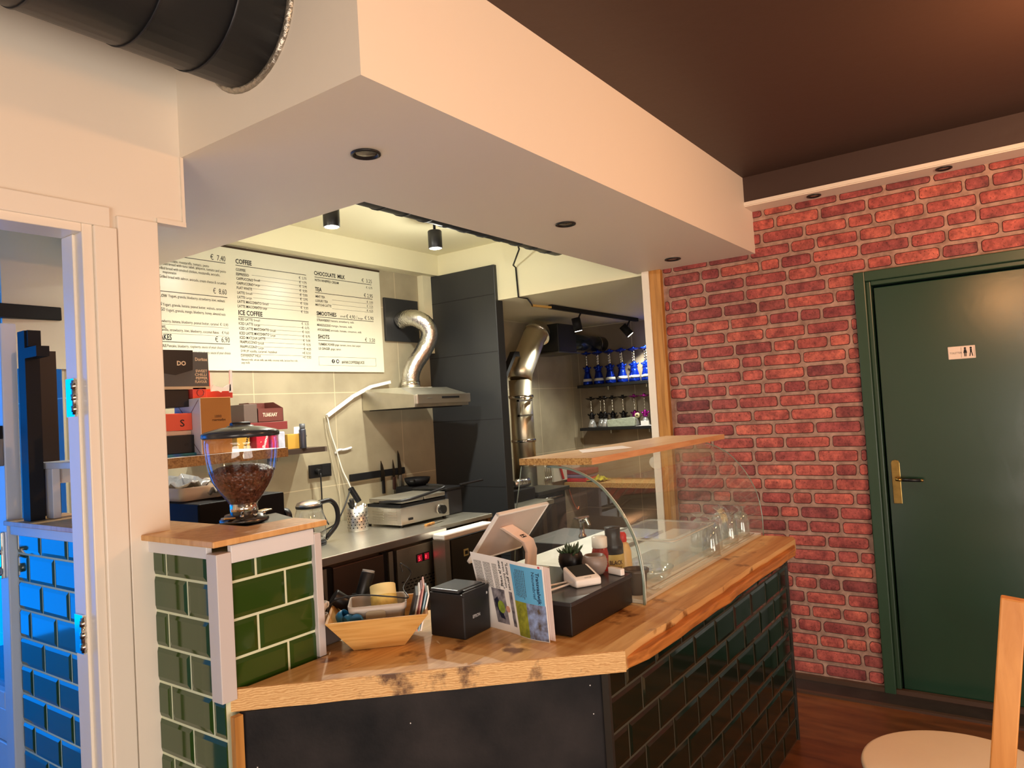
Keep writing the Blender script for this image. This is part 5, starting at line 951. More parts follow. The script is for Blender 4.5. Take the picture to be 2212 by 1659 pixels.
gl0.location = (spots[0][0], spots[0][1], GC); gl0['label'] = spots[0][2]
for x, y, lb in spots[1:]: copy_thing(gl0, (x, y, GC), lb)
# ---------------------------------------------------------------- coffee corner behind the half wall
solo('back_bar_cabinet', 'dark cabinet carrying the coffee machine behind the half wall', 'cabinet', MB().box(1.215, 1.50, 1.81, 2.28, 0, .9).box(1.375, 1.78, 2.28, 3.10, 0, .9), mat('dark_cabinet', srgb(50, 46, 42), .5))
t = thing('coffee_machine', 'large black coffee machine behind the bean grinder', 'coffee machine', (1.56, 2.69, .90))
part(t, 'body', MB().box(1.385, 1.735, 2.335, 3.04, .902, 1.300), mat('machine_black', srgb(16, 15, 17), .6, spec=.15), bevel=.006)
part(t, 'side_knob', MB().tube([(1.735, 2.36, 1.20), (1.76, 2.36, 1.20)], .035, 20), BLACK, 'round black knob')
HX, HY = 1.288, 1.928
t = thing('coffee_grinder', 'black coffee grinder with a large clear hopper full of beans', 'coffee grinder', (HX, HY, .90))
gv = [(1.218, 1.815, .902), (1.50, 1.815, .902), (1.50, 2.035, .902), (1.218, 2.035, .902), (1.218, 1.83, 1.262), (1.452, 1.815, 1.25), (1.475, 2.03, 1.272), (1.218, 2.03, 1.268)]
part(t, 'body', MB().add(gv, [(3, 2, 1, 0), (4, 5, 6, 7), (0, 1, 5, 4), (1, 2, 6, 5), (2, 3, 7, 6), (3, 0, 4, 7)]), mat('grinder_black', srgb(20, 20, 22), .3), bevel=.008)
part(t, 'adjusting_ring', MB().lathe([(.0, .0), (.066, .0), (.070, .006), (.070, .014), (.058, .018), (.055, .026), (0, .026)], (HX, HY, 1.272), 32), mat('dark_chrome', srgb(110, 108, 106), .25, 1), 'dark metal adjusting ring')
part(t, 'locking_lever', MB().bar((HX+.02, HY-.02, 1.288), (HX-.085, HY-.02, 1.296), .018, .006).bar((HX, HY, 1.291), (HX+.10, HY+.02, 1.297), .03, .005), mat('worn_brass', srgb(170, 150, 110), .3, 1), 'flat metal levers', bevel=.002)
for q in (-.7, 0, .9):
    part(t, 'screw', MB().lathe([(0, .026), (.006, .026), (.006, .032), (0, .034)], (HX+.055*math.sin(q), HY-.055*math.cos(q), 1.268), 12), CHROME)
part(t, 'collar', MB().lathe([(.036, .0), (.040, .002), (.040, .034), (.036, .036)], (HX, HY, 1.298), 32), CHROME, 'shiny steel collar')
hp_ = [(.034, .030), (.040, .040), (.055, .060), (.072, .085), (.086, .110), (.095, .140), (.101, .175), (.104, .21), (.105, .243)]
part(t, 'hopper', MB().lathe(hp_, (HX, HY, 1.290), 48), thin_glass('hopper_plastic', (.95, .95, .95, 1), .9, .03), 'clear plastic hopper')
lp = [(.108, .236), (.111, .240), (.111, .250), (.100, .256), (.060, .266), (.040, .268), (.036, .272), (.0, .273)]
part(t, 'lid', MB().lathe(lp, (HX, HY, 1.290), 48), mat('smoked_lid', srgb(44, 46, 50), .22), 'dark domed lid')
part(t, 'lid_knob', MB().tube([(HX-.03, HY, 1.563), (HX+.03, HY, 1.565)], .008, 12), BLACK)
# beans: solid heap below with individually modelled beans on and against the glass
rbn = random.Random(4); bm_ = MB()
bprof = [(.0, .032), (.037, .042), (.051, .062), (.068, .087), (.082, .112), (.089, .134), (.065, .147), (.03, .153), (0, .151)]
bm_.lathe(bprof, (HX, HY, 1.290), 40)
part(t, 'bean_core', bm_, BEAN, 'heap of dark roasted beans')
bb = MB()
def bean(c, n_, r):
    n_ = Vector(n_).normalized(); a = n_.orthogonal().normalized(); a = Matrix.Rotation(rbn.random()*6.28, 3, n_) @ a; b_ = n_.cross(a)
    o = len(bb.v); vs = []
    for k in range(6):
        an = k*math.pi/3; vs.append(c+a*math.cos(an)*r*1.35+b_*math.sin(an)*r*.85)
    vs.append(c+n_*r*.55)
    bb.add(vs, [(k, (k+1) % 6, 6) for k in range(6)], True)
for i in range(len(bprof)-1):
    (r0, h0), (r1, h1) = bprof[i], bprof[i+1]
    L_ = math.hypot(r1-r0, h1-h0); cnt = int(2*math.pi*(r0+r1)/2*L_/(.0052**2)*.8)
    for k in range(cnt):
        q = rbn.random(); r = r0+(r1-r0)*q; h = h0+(h1-h0)*q; an = rbn.random()*6.283
        nr, nz = (h1-h0)/L_, -(r1-r0)/L_
        if i > 4: nr, nz = abs(nr), abs(nz)
        bean(Vector((HX+(r+.0012)*math.cos(an), HY+(r+.0012)*math.sin(an), 1.290+h+(.001 if i > 4 else 0))), (nr*math.cos(an)+rbn.uniform(-.3, .3), nr*math.sin(an)+rbn.uniform(-.3, .3), nz+rbn.uniform(-.3, .3)), .0056)
ob = part(t, 'coffee_beans', bb, mat('dark_roasted_beans', srgb(108, 62, 42), .35, col2=srgb(56, 28, 18), nscale=110), 'loose roasted coffee beans'); ob['kind'] = 'stuff'
# trays of lids/paper on top of the coffee machine
def crumple(mb, x0, x1, y0, y1, z, amp, seed, n=10):
    r = random.Random(seed); vs = []
    for j in range(n+1):
        for i in range(n+1): vs.append((x0+(x1-x0)*i/n, y0+(y1-y0)*j/n, z+amp*(r.random()-.3)*math.sin(math.pi*min(1, .15+i/n))*math.sin(math.pi*min(1, .15+j/n))))
    return mb.add(vs, [(j*(n+1)+i, j*(n+1)+i+1, (j+1)*(n+1)+i+1, (j+1)*(n+1)+i) for j in range(n) for i in range(n)], True)
t = thing('carton_tray', 'pale tray with crumpled plastic bags on the coffee machine', 'tray', (1.56, 2.7, 1.3015))
part(t, 'tray', loft(MB(), [[(1.555+x, 2.72+y, 1.302) for x, y in rrect(.145, .24, .02)], [(1.555+x, 2.72+y, 1.352) for x, y in rrect(.165, .27, .02)], [(1.555+x, 2.72+y, 1.350) for x, y in rrect(.155, .26, .02)], [(1.555+x, 2.72+y, 1.312) for x, y in rrect(.14, .235, .02)]], True, True), mat('pale_carton', srgb(226, 206, 178), .6))
t = thing('plastic_bag', 'crumpled grey plastic bag lying in the pale tray', 'bag', (1.52, 2.8, 1.32))
part(t, 'film', crumple(MB(), 1.44, 1.66, 2.55, 2.95, 1.345, .07, 5, 14), mat('grey_film', srgb(156, 154, 150), .25, bump=.5, bscale=20), solid=.002)
solo('paper_bag', 'crumpled pale paper bag at the right end of the pale tray', 'bag', crumple(MB(), 1.50, 1.68, 2.38, 2.56, 1.325, .075, 8, 12), mat('pale_film', srgb(226, 214, 190), .4, bump=.5, bscale=20), solid=.002)
# chipboard shelf with cartons
t = thing('chipboard_shelf', 'wall shelf of chipboard above the coffee machine', 'shelf', (1.9, 3.2, 1.41))
part(t, 'board', MB().box(1.56, 2.14, 2.84, 3.30, 1.404, 1.446), mat('white_laminate', srgb(226, 220, 208), .45))
part(t, 'raw_edge', MB().box(1.56, 2.14, 2.836, 2.8405, 1.404, 1.446), mat('chipboard_brown', srgb(186, 140, 84), .8, col2=srgb(126, 84, 44), nscale=120), 'brown chipboard edge')
t = thing('wall_shelf', 'thin black wall shelf with snack boxes', 'shelf', (2.5, 3.58, 1.38))
part(t, 'board', MB().box(2.16, 2.868, 3.45, 3.697, 1.378, 1.408), mat('dark_shelf_wood', srgb(58, 46, 38), .4), bevel=.002)
part(t, 'end_cap', MB().box(2.868, 2.884, 3.45, 3.697, 1.378, 1.408), STEELR, 'pale end cap')
part(t, 'bracket', MB().box(2.64, 2.655, 3.60, 3.697, 1.34, 1.377).box(2.64, 2.655, 3.68, 3.697, 1.30, 1.377), STEELR)
def carton(name, label, x0, x1, y0, y1, z0, z1, m, cat='box', group='boxes on the shelves', fl=None, texts=(), tm=None, bevel=.002, cut=None):
    t = thing(name, label, cat, ((x0+x1)/2, (y0+y1)/2, z0), group)
    if cut:   # display carton, open top front
        w_ = .003; b_ = MB().box(x0, x1, y1-w_, y1, z0, z1).box(x0, x1, y0, y1, z0, z0+w_)
        b_.prism([(y0, z0), (y1, z0), (y1, z1), (y0+(y1-y0)*.5, z1), (y0, z0+(z1-z0)*cut)], x0, x0+w_, 'x').prism([(y0, z0), (y1, z0), (y1, z1), (y0+(y1-y0)*.5, z1), (y0, z0+(z1-z0)*cut)], x1-w_, x1, 'x')
        b_.box(x0, x1, y0, y0+w_, z0, z0+(z1-z0)*cut); part(t, 'carton', b_, m)
    else: part(t, 'carton', MB().box(x0, x1, y0, y1, z0, z1), m, bevel=bevel)
    lm = MB()
    for s_, tx, tz, sz, wd in texts: text_mesh(lm, s_, (tx, y0-.0008, tz), (1, 0, 0), (0, 0, 1), sz, wd, .0004)
    if lm.v: part(t, 'lettering', lm, tm or INK)
    return t
ZS = 1.447
t = thing('cardboard_box', 'brown cardboard box with lilac light painted on its folded side on the chipboard shelf', 'box', (1.83, 2.98, ZS), 'boxes on the shelves')
part(t, 'carton', MB().box(1.732, 1.874, 2.868, 3.070, ZS, 1.690), CARD, bevel=.002)
part(t, 'folded_side', MB().box(1.7285, 1.7318, 2.869, 3.069, ZS+.002, 1.688), mat('lilac_lit_card', srgb(226, 214, 214), .6), 'folded side with painted lilac light')  # lilac light falling on this side is painted into its colour
fl = MB()
for a, b in (((3.06, 1.68), (2.97, 1.60)), ((2.88, 1.68), (2.97, 1.60)), ((3.06, 1.455), (2.97, 1.535)), ((2.88, 1.455), (2.97, 1.535)), ((2.97, 1.60), (2.97, 1.535))):
    fl.bar((1.7282, a[0], a[1]), (1.7282, b[0], b[1]), .0025, .001, (1, 0, 0))
part(t, 'fold_lines', fl, mat('fold_line', srgb(120, 80, 70), .7))
lm = MB(); text_mesh(lm, '1000', (1.795, 2.8672, 1.602), (1, 0, 0), (0, 0, 1), .016, .032, .0003); text_mesh(lm, 'roerstaafjes', (1.782, 2.8672, 1.588), (1, 0, 0), (0, 0, 1), .014, .064, .0003)
part(t, 'printed_lettering', lm, mat('brown_ink', srgb(84, 50, 20), .6))
t = thing('snack_display_box', 'black and grey snack carton on top of the stack, farthest left', 'box', (1.70, 3.0, 1.74), 'boxes on the shelves')
part(t, 'carton', MB().box(1.60, 1.815, 2.93, 3.13, 1.742, 1.892), mat('grey_snack_card', srgb(88, 84, 80), .5), bevel=.002)
part(t, 'black_flap', MB().prism([(1.60, 1.80), (1.66, 1.79), (1.738, 1.812), (1.742, 1.898), (1.60, 1.896)], 2.927, 2.9295, 'y'), BLACK, 'black printed front flap')
lm = MB(); text_mesh(lm, 'Doritos', (1.752, 2.9285, 1.853), (1, 0, 0), (0, 0, 1), .020, .056, .0006)
for k, s_ in enumerate(('SWEET', 'CHILLI', 'PEPPER', 'FLAVOUR')): text_mesh(lm, s_, (1.752-.004*(k % 2), 2.9285, 1.803-k*.0155), (1, 0, 0), (0, 0, 1), .016, .055, .0004)
text_mesh(lm, 'DO', (1.668, 2.9262, 1.832), (1, 0, 0), (0, 0, 1), .026, .04, .001)
part(t, 'lettering', lm, mat('cream_ink', srgb(226, 196, 160), .6))
part(t, 'tray_edge', MB().box(1.60, 1.817, 2.93, 3.13, 1.730, 1.742), mat('beige_card', srgb(206, 176, 140), .7), 'beige carton edge')
carton('storage_box', 'black box under the snack carton, left of the cardboard box', 1.60, 1.728, 2.95, 3.12, 1.655, 1.729, BLACK)
carton('snack_box', 'orange box with dark lettering in the middle of the left stack', 1.60, 1.727, 2.93, 3.10, 1.555, 1.628, mat('orange_card', srgb(226, 86, 58), .55), texts=[('S', 1.672, 1.572, .042, .02)])
carton('snack_box', 'pale cream box edge under the orange box', 1.60, 1.727, 2.94, 3.10, 1.535, 1.554, mat('cream_card', srgb(226, 196, 166), .6))
carton('snack_box', 'dark box with green and blue bottom strip at the bottom of the left stack', 1.60, 1.727, 2.92, 3.10, ZS+.012, 1.534, BLACK, texts=[('oh', 1.68, 1.49, .02, .02)])
solo('snack_packet', 'green and white packet flattened under the left stack', 'packet', MB().box(1.60, 1.729, 2.91, 3.10, ZS, ZS+.011), mat('green_blue_foil', srgb(40, 150, 120), .4, col2=srgb(30, 50, 140), nscale=12))
carton('snack_box', 'coral red box with ring logo behind the cardboard box', 1.735, 1.80, 2.93, 3.05, 1.691, 1.738, mat('coral_card', srgb(216, 74, 62), .55))
solo('ring_logo', 'dark ring mark printed on the coral red box', 'mark', MB().tube([(1.770+.016*math.cos(k*math.pi/8), 2.9285, 1.714+.016*math.sin(k*math.pi/8)) for k in range(17)], .0016, 5), mat('dark_coral', srgb(120, 36, 34), .6))
# red chocolate bar display behind
t = thing('biscuit_display_box', 'orange and white cut-out biscuit carton standing above the cardboard box', 'box', (1.90, 3.1, 1.69), 'boxes on the shelves')
part(t, 'left_wall', MB().box(1.822, 1.846, 2.975, 3.16, 1.693, 1.815), ORANGE, 'bright orange wall')
part(t, 'back_panel', MB().box(1.846, 1.97, 3.157, 3.16, 1.693, 1.82), mat('grey_card', srgb(176, 166, 150), .6), 'grey inside of the back panel')
part(t, 'cut_front', MB().prism([(1.846, 1.728), (1.856, 1.750), (1.872, 1.744), (1.905, 1.737), (1.932, 1.752), (1.944, 1.752), (1.944, 1.722), (1.900, 1.722), (1.895, 1.716), (1.875, 1.726), (1.846, 1.720)], 2.968, 2.971, 'y'), WHITEP, 'white torn front edge')
part(t, 'right_post', MB().prism([(1.935, 1.715), (1.954, 1.715), (1.954, 1.818), (1.942, 1.818), (1.940, 1.76)], 2.968, 2.974, 'y'), WHITEP, 'white upright flap')
part(t, 'red_base', MB().box(1.822, 1.954, 2.972, 3.16, 1.691, 1.722), mat('coral_card', srgb(216, 74, 62), .55), 'coral red base')
part(t, 'printed_bar', MB().bar((1.806, 2.965, 1.762), (1.822, 2.965, 1.80), .014, .003), mat('brown_bar_print', srgb(110, 60, 34), .5), 'printed brown bar')
part(t, 'printed_front', MB().prism([(1.800, 1.715), (1.822, 1.715), (1.822, 1.765), (1.812, 1.77), (1.802, 1.745)], 2.970, 2.973, 'y'), mat('brown_bar_print', srgb(168, 128, 104), .5), 'printed light brown shape')
ZB = 1.409
carton('snack_box', 'dark brown box with pale picture behind the cardboard box on the black shelf', 2.345, 2.428, 3.47, 3.60, 1.573, 1.675, mat('brown_grey_card', srgb(98, 82, 74), .5))
carton('storage_box', 'red and brown box carrying the chocolate display cartons', 2.25, 2.62, 3.465, 3.66, ZB+.118, 1.572, mat('maroon_card', srgb(120, 44, 42), .55))
carton('chocolate_display_box', 'open brown display carton with white brand lettering above the hopper', 2.430, 2.598, 3.47, 3.64, 1.573, 1.685, mat('chocolate_card', srgb(104, 52, 44), .55), cut=.68, texts=[('TUAKAAY', 2.462, 1.603, .030, .095)], tm=mat('cream_ink', srgb(236, 216, 190), .6))
for k, (x, m1, lb) in enumerate(((2.285, 'yellow_wrap', 'yellow bar packet seen through the hopper on the black shelf'), (2.405, 'red_wrap', 'red bar packet seen through the hopper on the black shelf'))):
    t = thing('bar_packet', lb, 'packet', (x+.04, 3.47, ZB), 'bar packets on the black shelf')
    part(t, 'wrapper', MB().box(x, x+.078, 3.455, 3.62, ZB, ZB+.112), mat(m1, srgb(*((214, 164, 66), (206, 40, 66))[k]), .4, noise=.1), bevel=.004)
    lm = MB(); text_mesh(lm, ('Lion', 'Bueno')[k], (x+.05, 3.4542, ZB+.02), (.35, 0, 1), (-1, 0, .35), .026, .07, .0006); part(t, 'lettering', lm, (INK, PAPER)[k])
for k, (x0, x1, z1, c, lb) in enumerate(((2.510, 2.552, .125, (196, 40, 70), 'magenta red packet right of the hopper on the black shelf'), (2.556, 2.600, .105, (196, 200, 216), 'silver and blue packet beside the magenta packet'), (2.558, 2.602, .13, (60, 140, 196), 'light blue foil packet standing behind the silver packet'))):
    y = 3.465 if k < 2 else 3.56
    solo('snack_packet', lb, 'packet', MB().box(x0, x1, y, y+.09, ZB, ZB+z1), mat('packet_foil', srgb(*c), .35, noise=.25 if k == 1 else 0, nscale=30, bump=.3), group='foil packets on the black shelf', bevel=.006)
carton('tea_box', 'yellow box with open white flap at the right of the black shelf', 2.62, 2.75, 3.47, 3.62, ZB, ZB+.085, mat('ochre_card', srgb(196, 152, 60), .6), texts=[('ETOS', 2.728, ZB+.066, .012, .028)])
t = thing('box_flap', 'white lifted lid flap of the yellow box', 'flap', (2.70, 3.5, ZB+.086))
part(t, 'flap', MB().add([(2.665, 3.47, ZB+.0865), (2.745, 3.47, ZB+.0865), (2.735, 3.50, ZB+.125), (2.690, 3.50, ZB+.125)], [(0, 1, 2, 3)]), PAPER, solid=.002)
t = thing('spray_can', 'slim dark grey spray bottle in front of the yellow box', 'bottle', (2.708, 3.462, ZB), 'bottles')
part(t, 'body', MB().lathe([(0, 0), (.019, 0), (.020, .004), (.020, .105), (.015, .114)], (2.715, 3.458, ZB), 24), mat('gunmetal', srgb(76, 78, 88), .3, .6), bevel=0)
part(t, 'cap', MB().lathe([(.0155, .114), (.0165, .116), (.0165, .142), (0, .143)], (2.715, 3.458, ZB), 24), mat('grey_cap_plastic', srgb(84, 86, 90), .4), 'grey cap')
# ---------------------------------------------------------------- passage seen through the left doorway
ZL = 1.283
t = thing('small_bench', 'small white painted bench standing on the ledge in the passage', 'bench', (1.12, 2.63, ZL))
part(t, 'seat', MB().box(1.085, 1.20, 2.42, 2.860, 1.452, 1.474), BLUEW, bevel=.003)
part(t, 'leg', MB().box(1.090, 1.115, 2.72, 2.775, ZL, 1.452), BLUEW, bevel=.002)
part(t, 'leg', MB().box(1.17, 1.195, 2.72, 2.775, ZL, 1.452), BLUEW, bevel=.002)
part(t, 'apron', MB().box(1.115, 1.17, 2.735, 2.75, 1.40, 1.452), BLUEW)
t = thing('soap_bottle', 'gold labelled pump bottle with black nozzle on the small bench', 'bottle', (1.15, 2.63, 1.475))
part(t, 'body', MB().box(1.132, 1.172, 2.585, 2.665, 1.475, 1.592), mat('cream_gold', srgb(216, 196, 150), .3, .2), bevel=.006)
part(t, 'gold_panel', MB().box(1.130, 1.1325, 2.590, 2.645, 1.480, 1.588), mat('gold_foil', srgb(196, 160, 96), .3, .7), 'gold panel')
part(t, 'neck', MB().cyl((1.152, 2.622, 1.592), (1.152, 2.622, 1.618), .014), mat('gold_ring', srgb(206, 156, 60), .25, 1), 'gold neck ring')
part(t, 'pump', MB().cyl((1.152, 2.622, 1.618), (1.152, 2.622, 1.64), .009).cyl((1.152, 2.640, 1.64), (1.152, 2.612, 1.645), .006), BLACK, 'black nozzle')
part(t, 'round_mark', MB().lathe([(0, 1.1295), (.012, 1.1295)], (0, 2.615, 1.495), 16, 'x'), PAPER, 'pale round mark')
t = thing('tissue_box', 'dark box with bright blue patterned front under the small bench', 'box', (1.2, 2.55, ZL))
part(t, 'body', MB().box(1.14, 1.199, 2.40, 2.665, ZL, 1.400), mat('grey_box', srgb(96, 92, 98), .4), bevel=.003)
part(t, 'blue_front', MB().box(1.137, 1.1405, 2.40, 2.63, ZL+.008, 1.392), mat('bright_blue_print', srgb(40, 150, 216), .3), 'blue printed front')
for k in range(4):
    part(t, 'printed_wave', MB().bar((1.1362, 2.53, 1.30+k*.022), (1.1362, 2.625, 1.305+k*.026), .0035, .001, (1, 0, 0)), PAPER, 'pale printed line')
t = thing('wire_comb', 'white comb-bound notepad standing on the blue box', 'notepad', (1.16, 2.46, 1.401))
part(t, 'pages', MB().box(1.15, 1.19, 2.42, 2.468, 1.4015, 1.450), PAPER)
for k in range(6): part(t, 'comb_ring', MB().box(1.146, 1.152, 2.462, 2.482, 1.404+k*.008, 1.4075+k*.008), WHITEP, 'white comb tooth')
t = thing('black_cabinet_frame', 'tall black framed cabinet standing on the ledge in the passage', 'cabinet', (1.12, 2.85, ZL))
part(t, 'side_post', MB().box(1.03, 1.075, 2.745, 2.800, ZL, 1.925), BLACKM, 'black front post')
part(t, 'panel', MB().box(1.076, 1.175, 2.865, 2.895, ZL, 1.87), mat('black_shade_panel', srgb(20, 20, 26), .45), 'black side panel, also standing in for the shaded wall')  # panel also supplies the dark of the shaded wall behind it
part(t, 'top_knob', MB().box(1.03, 1.07, 2.655, 2.745, 1.83, 1.865), BLACKM, 'short black arm')
part(t, 'top_bar', MB().box(1.035, 1.075, 2.73, 2.80, 1.87, 1.925), BLACKM)
t = thing('door_closer_arm', 'black bar fixed high on the tiled corner in the passage', 'bar', (1.3, 3.3, 2.14))
part(t, 'bar', MB().bar((.92, 3.62, 2.125), (1.537, 3.70, 2.135), .05, .062), BLACKM, bevel=.004)
part(t, 'bracket', MB().box(1.51, 1.537, 3.702, 3.73, 2.03, 2.10), mat('navy_metal', srgb(40, 52, 92), .4, .5))
# glazed street door standing at the end of the ledge
FW = mat('white_door_frame', srgb(226, 232, 238), .35)
t = thing('glazed_door', 'white framed glazed door at the far left beyond the ledge', 'door', (1.06, 3.2, 0))
part(t, 'stile', MB().box(1.02, 1.07, 2.915, 2.985, 0, 1.97), FW, bevel=.004); part(t, 'stile', MB().box(1.02, 1.07, 3.60, 3.67, 0, 1.97), FW, bevel=.004)
part(t, 'top_rail', MB().box(1.02, 1.07, 2.985, 3.60, 1.88, 1.97), FW, bevel=.003)
part(t, 'middle_rail', MB().box(1.02, 1.07, 2.985, 3.60, .62, .68), FW, bevel=.003)
part(t, 'glass_pane', MB().box(1.042, 1.048, 2.985, 3.60, .68, 1.88), thin_glass('door_glass', (.55, .68, .8, 1), 2.2, .02), 'dark glossy pane')
for k in range(5): part(t, 'board', MB().box(1.028, 1.062, 2.985, 3.60, .02+k*.12, .135+k*.12), FW, 'white board in the lower panel', bevel=.005)
part(t, 'handle', MB().box(1.008, 1.02, 2.94, 2.965, 1.08, 1.24), CHROME, 'steel backplate', bevel=.002)
part(t, 'lever', MB().tube([(1.015, 2.952, 1.17), (.985, 2.952, 1.17), (.985, 3.07, 1.172)], .009, 12), CHROME, 'steel lever')
part(t, 'lock_cylinder', MB().cyl((1.012, 2.952, 1.105), (.990, 2.952, 1.105), .016), CHROME, 'lock cylinder')
t = thing('pull_handle', 'black and steel pull bar on the glazed door', 'handle', (1.0, 2.91, 1.45))
part(t, 'steel_sleeve', MB().box(1.0, 1.018, 2.915, 2.945, 1.47, 1.565), STEEL, bevel=.002); part(t, 'black_cap', MB().box(1.0, 1.018, 2.915, 2.945, 1.565, 1.61), BLACK, bevel=.002)

# ---------------------------------------------------------------- back room
STV = mat('stove_pipe_metal', srgb(226, 216, 190), .36, 1, noise=.12, nscale=5)
t = thing('stove_pipe', 'shiny metal stove pipe rising from the stove and bending to the fan box', 'stove pipe', (4.95, 3.42, .95))
pp = [(4.92, 3.42, .93), (4.92, 3.42, 1.35), (4.92, 3.42, 1.83), (4.96, 3.42, 1.93), (5.13, 3.42, 2.10), (5.22, 3.42, 2.20)]
part(t, 'lower_pipe', MB().tube([(4.90, 3.42, .93), (4.90, 3.42, 1.80)], .095, 30), STV)
part(t, 'slanted_pipe', MB().tube([(4.90, 3.42, 1.80), (4.925, 3.42, 1.88), (5.15, 3.42, 2.17), (5.24, 3.42, 2.23)], .100, 30), STV)
for z in (1.30, 1.66): part(t, 'joint_ring', MB().tube([(4.90, 3.42, z-.012), (4.90, 3.42, z+.012)], .104, 30), CHROME, 'shiny clamp ring')
part(t, 'joint_ring', MB().tube([(5.185, 3.42, 2.185), (5.20, 3.42, 2.20)], .118, 30), CHROME, 'shiny clamp ring')
part(t, 'wall_clamp', MB().box(4.70, 4.90, 3.31, 3.325, 1.50, 1.515).box(4.70, 4.90, 3.31, 3.325, 1.62, 1.635).box(4.70, 4.715, 3.31, 3.325, 1.50, 1.635), STEEL, 'steel wall clamp')
solo('damper_lever', 'black damper lever beside the slanted stove pipe', 'lever', MB().bar((4.60, 3.40, 1.76), (4.80, 3.40, 2.02), .05, .03).box(4.80, 4.86, 3.38, 3.42, 1.99, 2.03), BLACKM)
solo('flue_support', 'tall bare metal flue strip left of the stove pipe', 'pipe', MB().tube([(5.22, 3.60, .93), (5.22, 3.60, 1.75)], .014, 12), PINE)
t = thing('fan_box', 'black square fan box under the back room ceiling', 'fan box', (5.46, 3.42, 2.02))
part(t, 'housing', MB().box(5.30, 5.60, 3.27, 3.56, 2.035, 2.28), mat('fan_black', srgb(24, 26, 26), .4), bevel=.006)
part(t, 'bottom_flange', MB().box(5.26, 5.62, 3.25, 3.58, 2.022, 2.034), mat('dark_steel', srgb(80, 78, 72), .35, .7))
t = thing('exhaust_duct', 'short dark duct leading from the fan box to the side wall', 'duct', (5.95, 3.42, 2.1))
part(t, 'pipe', MB().tube([(5.60, 3.42, 2.15), (6.345, 3.42, 2.15)], .075, 26), mat('dark_glossy_duct', srgb(52, 62, 72), .2, .7))
for x in (5.63, 6.22): part(t, 'clamp_ring', MB().tube([(x-.006, 3.42, 2.15), (x+.006, 3.42, 2.15)], .081, 26), CHROME, 'shiny ring')
# stove
STB = mat('stove_black', srgb(38, 40, 38), .4, .4)
t = thing('wood_stove', 'black cast stove with round-cornered oven door in the back room', 'stove', (5.0, 3.45, 0))
part(t, 'body', MB().box(4.78, 5.20, 3.235, 3.66, .05, .865), STB, bevel=.006)
part(t, 'hot_plate', MB().box(4.76, 5.23, 3.205, 3.68, .867, .897), mat('stove_top', srgb(70, 70, 66), .35, .5), bevel=.005)
part(t, 'oven_door', MB().prism([(x+4.93, z+.64) for x, z in rrect(.105, .135, .03)], 3.222, 3.236, 'y'), mat('oven_glass', srgb(70, 62, 48), .15), 'dark bronze oven window', bevel=.003)
part(t, 'door_rail', MB().tube([(4.80, 3.205, .83), (5.10, 3.205, .83)], .010, 10), CHROME, 'steel towel rail')
part(t, 'door_rail', MB().tube([(4.80, 3.205, .40), (5.10, 3.205, .40)], .010, 10), CHROME, 'lower steel rail')
part(t, 'drawer_front', MB().box(4.80, 5.18, 3.222, 3.236, .12, .44), STB, bevel=.003)
for x, z in ((4.93, .47), (5.02, .35), (4.99, .35)): part(t, 'knob', MB().cyl((x, 3.236, z), (x, 3.205, z), .014), CHROME)
part(t, 'towel_hook', MB().tube(spline([(5.225, 3.215, .868), (5.245, 3.19, .75), (5.275, 3.17, .69), (5.30, 3.17, .71)]), .007, 8), mat('copper', srgb(206, 120, 84), .3, 1), 'copper coloured hook')
t = thing('steel_side_table', 'steel topped table in the opening behind the black partition', 'table', (4.47, 3.3, 0))
part(t, 'top', MB().box(4.215, 4.74, 3.055, 3.69, .818, .852), STEELR, bevel=.003)
part(t, 'leg', MB().box(4.23, 4.26, 3.07, 3.10, 0, .818), BLACKM); part(t, 'leg', MB().box(4.69, 4.72, 3.07, 3.10, 0, .818), BLACKM)
part(t, 'lower_shelf', MB().box(4.23, 4.72, 3.07, 3.66, .40, .43), BLACKM)
solo('black_appliance', 'low black appliance standing on the steel table', 'appliance', MB().box(4.28, 4.735, 3.22, 3.5, .853, .945), BLACKM, bevel=.008)
solo('foil_roll', 'crumpled roll of silver foil on the black appliance', 'foil', MB().tube([(4.55, 3.30, .980), (4.62, 3.295, .983), (4.69, 3.29, .981), (4.73, 3.285, .986)], .034, 14, True, [.030, .036, .031, .038]), FOIL)
# chipboard shelf with packets, hanging tools board
t = thing('low_chipboard_shelf', 'chipboard shelf on the back room side wall seen through the glass case', 'shelf', (6.1, 3.2, .79))
part(t, 'board', MB().box(5.92, 6.348, 2.2, 3.69, .792, .836), CHIP)
for k, (y0, y1, z0, z1, c, lb) in enumerate(((3.46, 3.68, .8365, .872, (206, 30, 40), 'red flat packet at the bottom of the pile on the low chipboard shelf'), (3.47, 3.69, .8725, .905, (130, 110, 140), 'grey purple packet in the middle of the pile on the low chipboard shelf'), (3.46, 3.68, .9055, .955, (140, 40, 52), 'dark red packet on top of the pile on the low chipboard shelf'))):
    solo('food_packet', lb, 'packet', MB().box(5.95, 6.2, y0, y1, z0, z1), mat('food_packet_print', srgb(*c), .4, noise=.2, nscale=20), group='packets on the low chipboard shelf', bevel=.008)
yb = crumple(MB(), 5.94, 6.14, 3.30, 3.46, .85, .08, 12, 10)
solo('yellow_bag', 'crumpled yellow bag beside the flat packets on the low chipboard shelf', 'bag', yb, mat('yellow_bag_print', srgb(226, 206, 40), .4, col2=srgb(60, 56, 20), nscale=26), solid=.004)
t = thing('utensil_board', 'pale board with hanging kitchen tools in the back room corner', 'board', (6.0, 3.69, .9))
part(t, 'board', MB().box(5.72, 6.20, 3.670, 3.698, .86, 1.06), mat('pale_board', srgb(206, 198, 180), .5), bevel=.003)
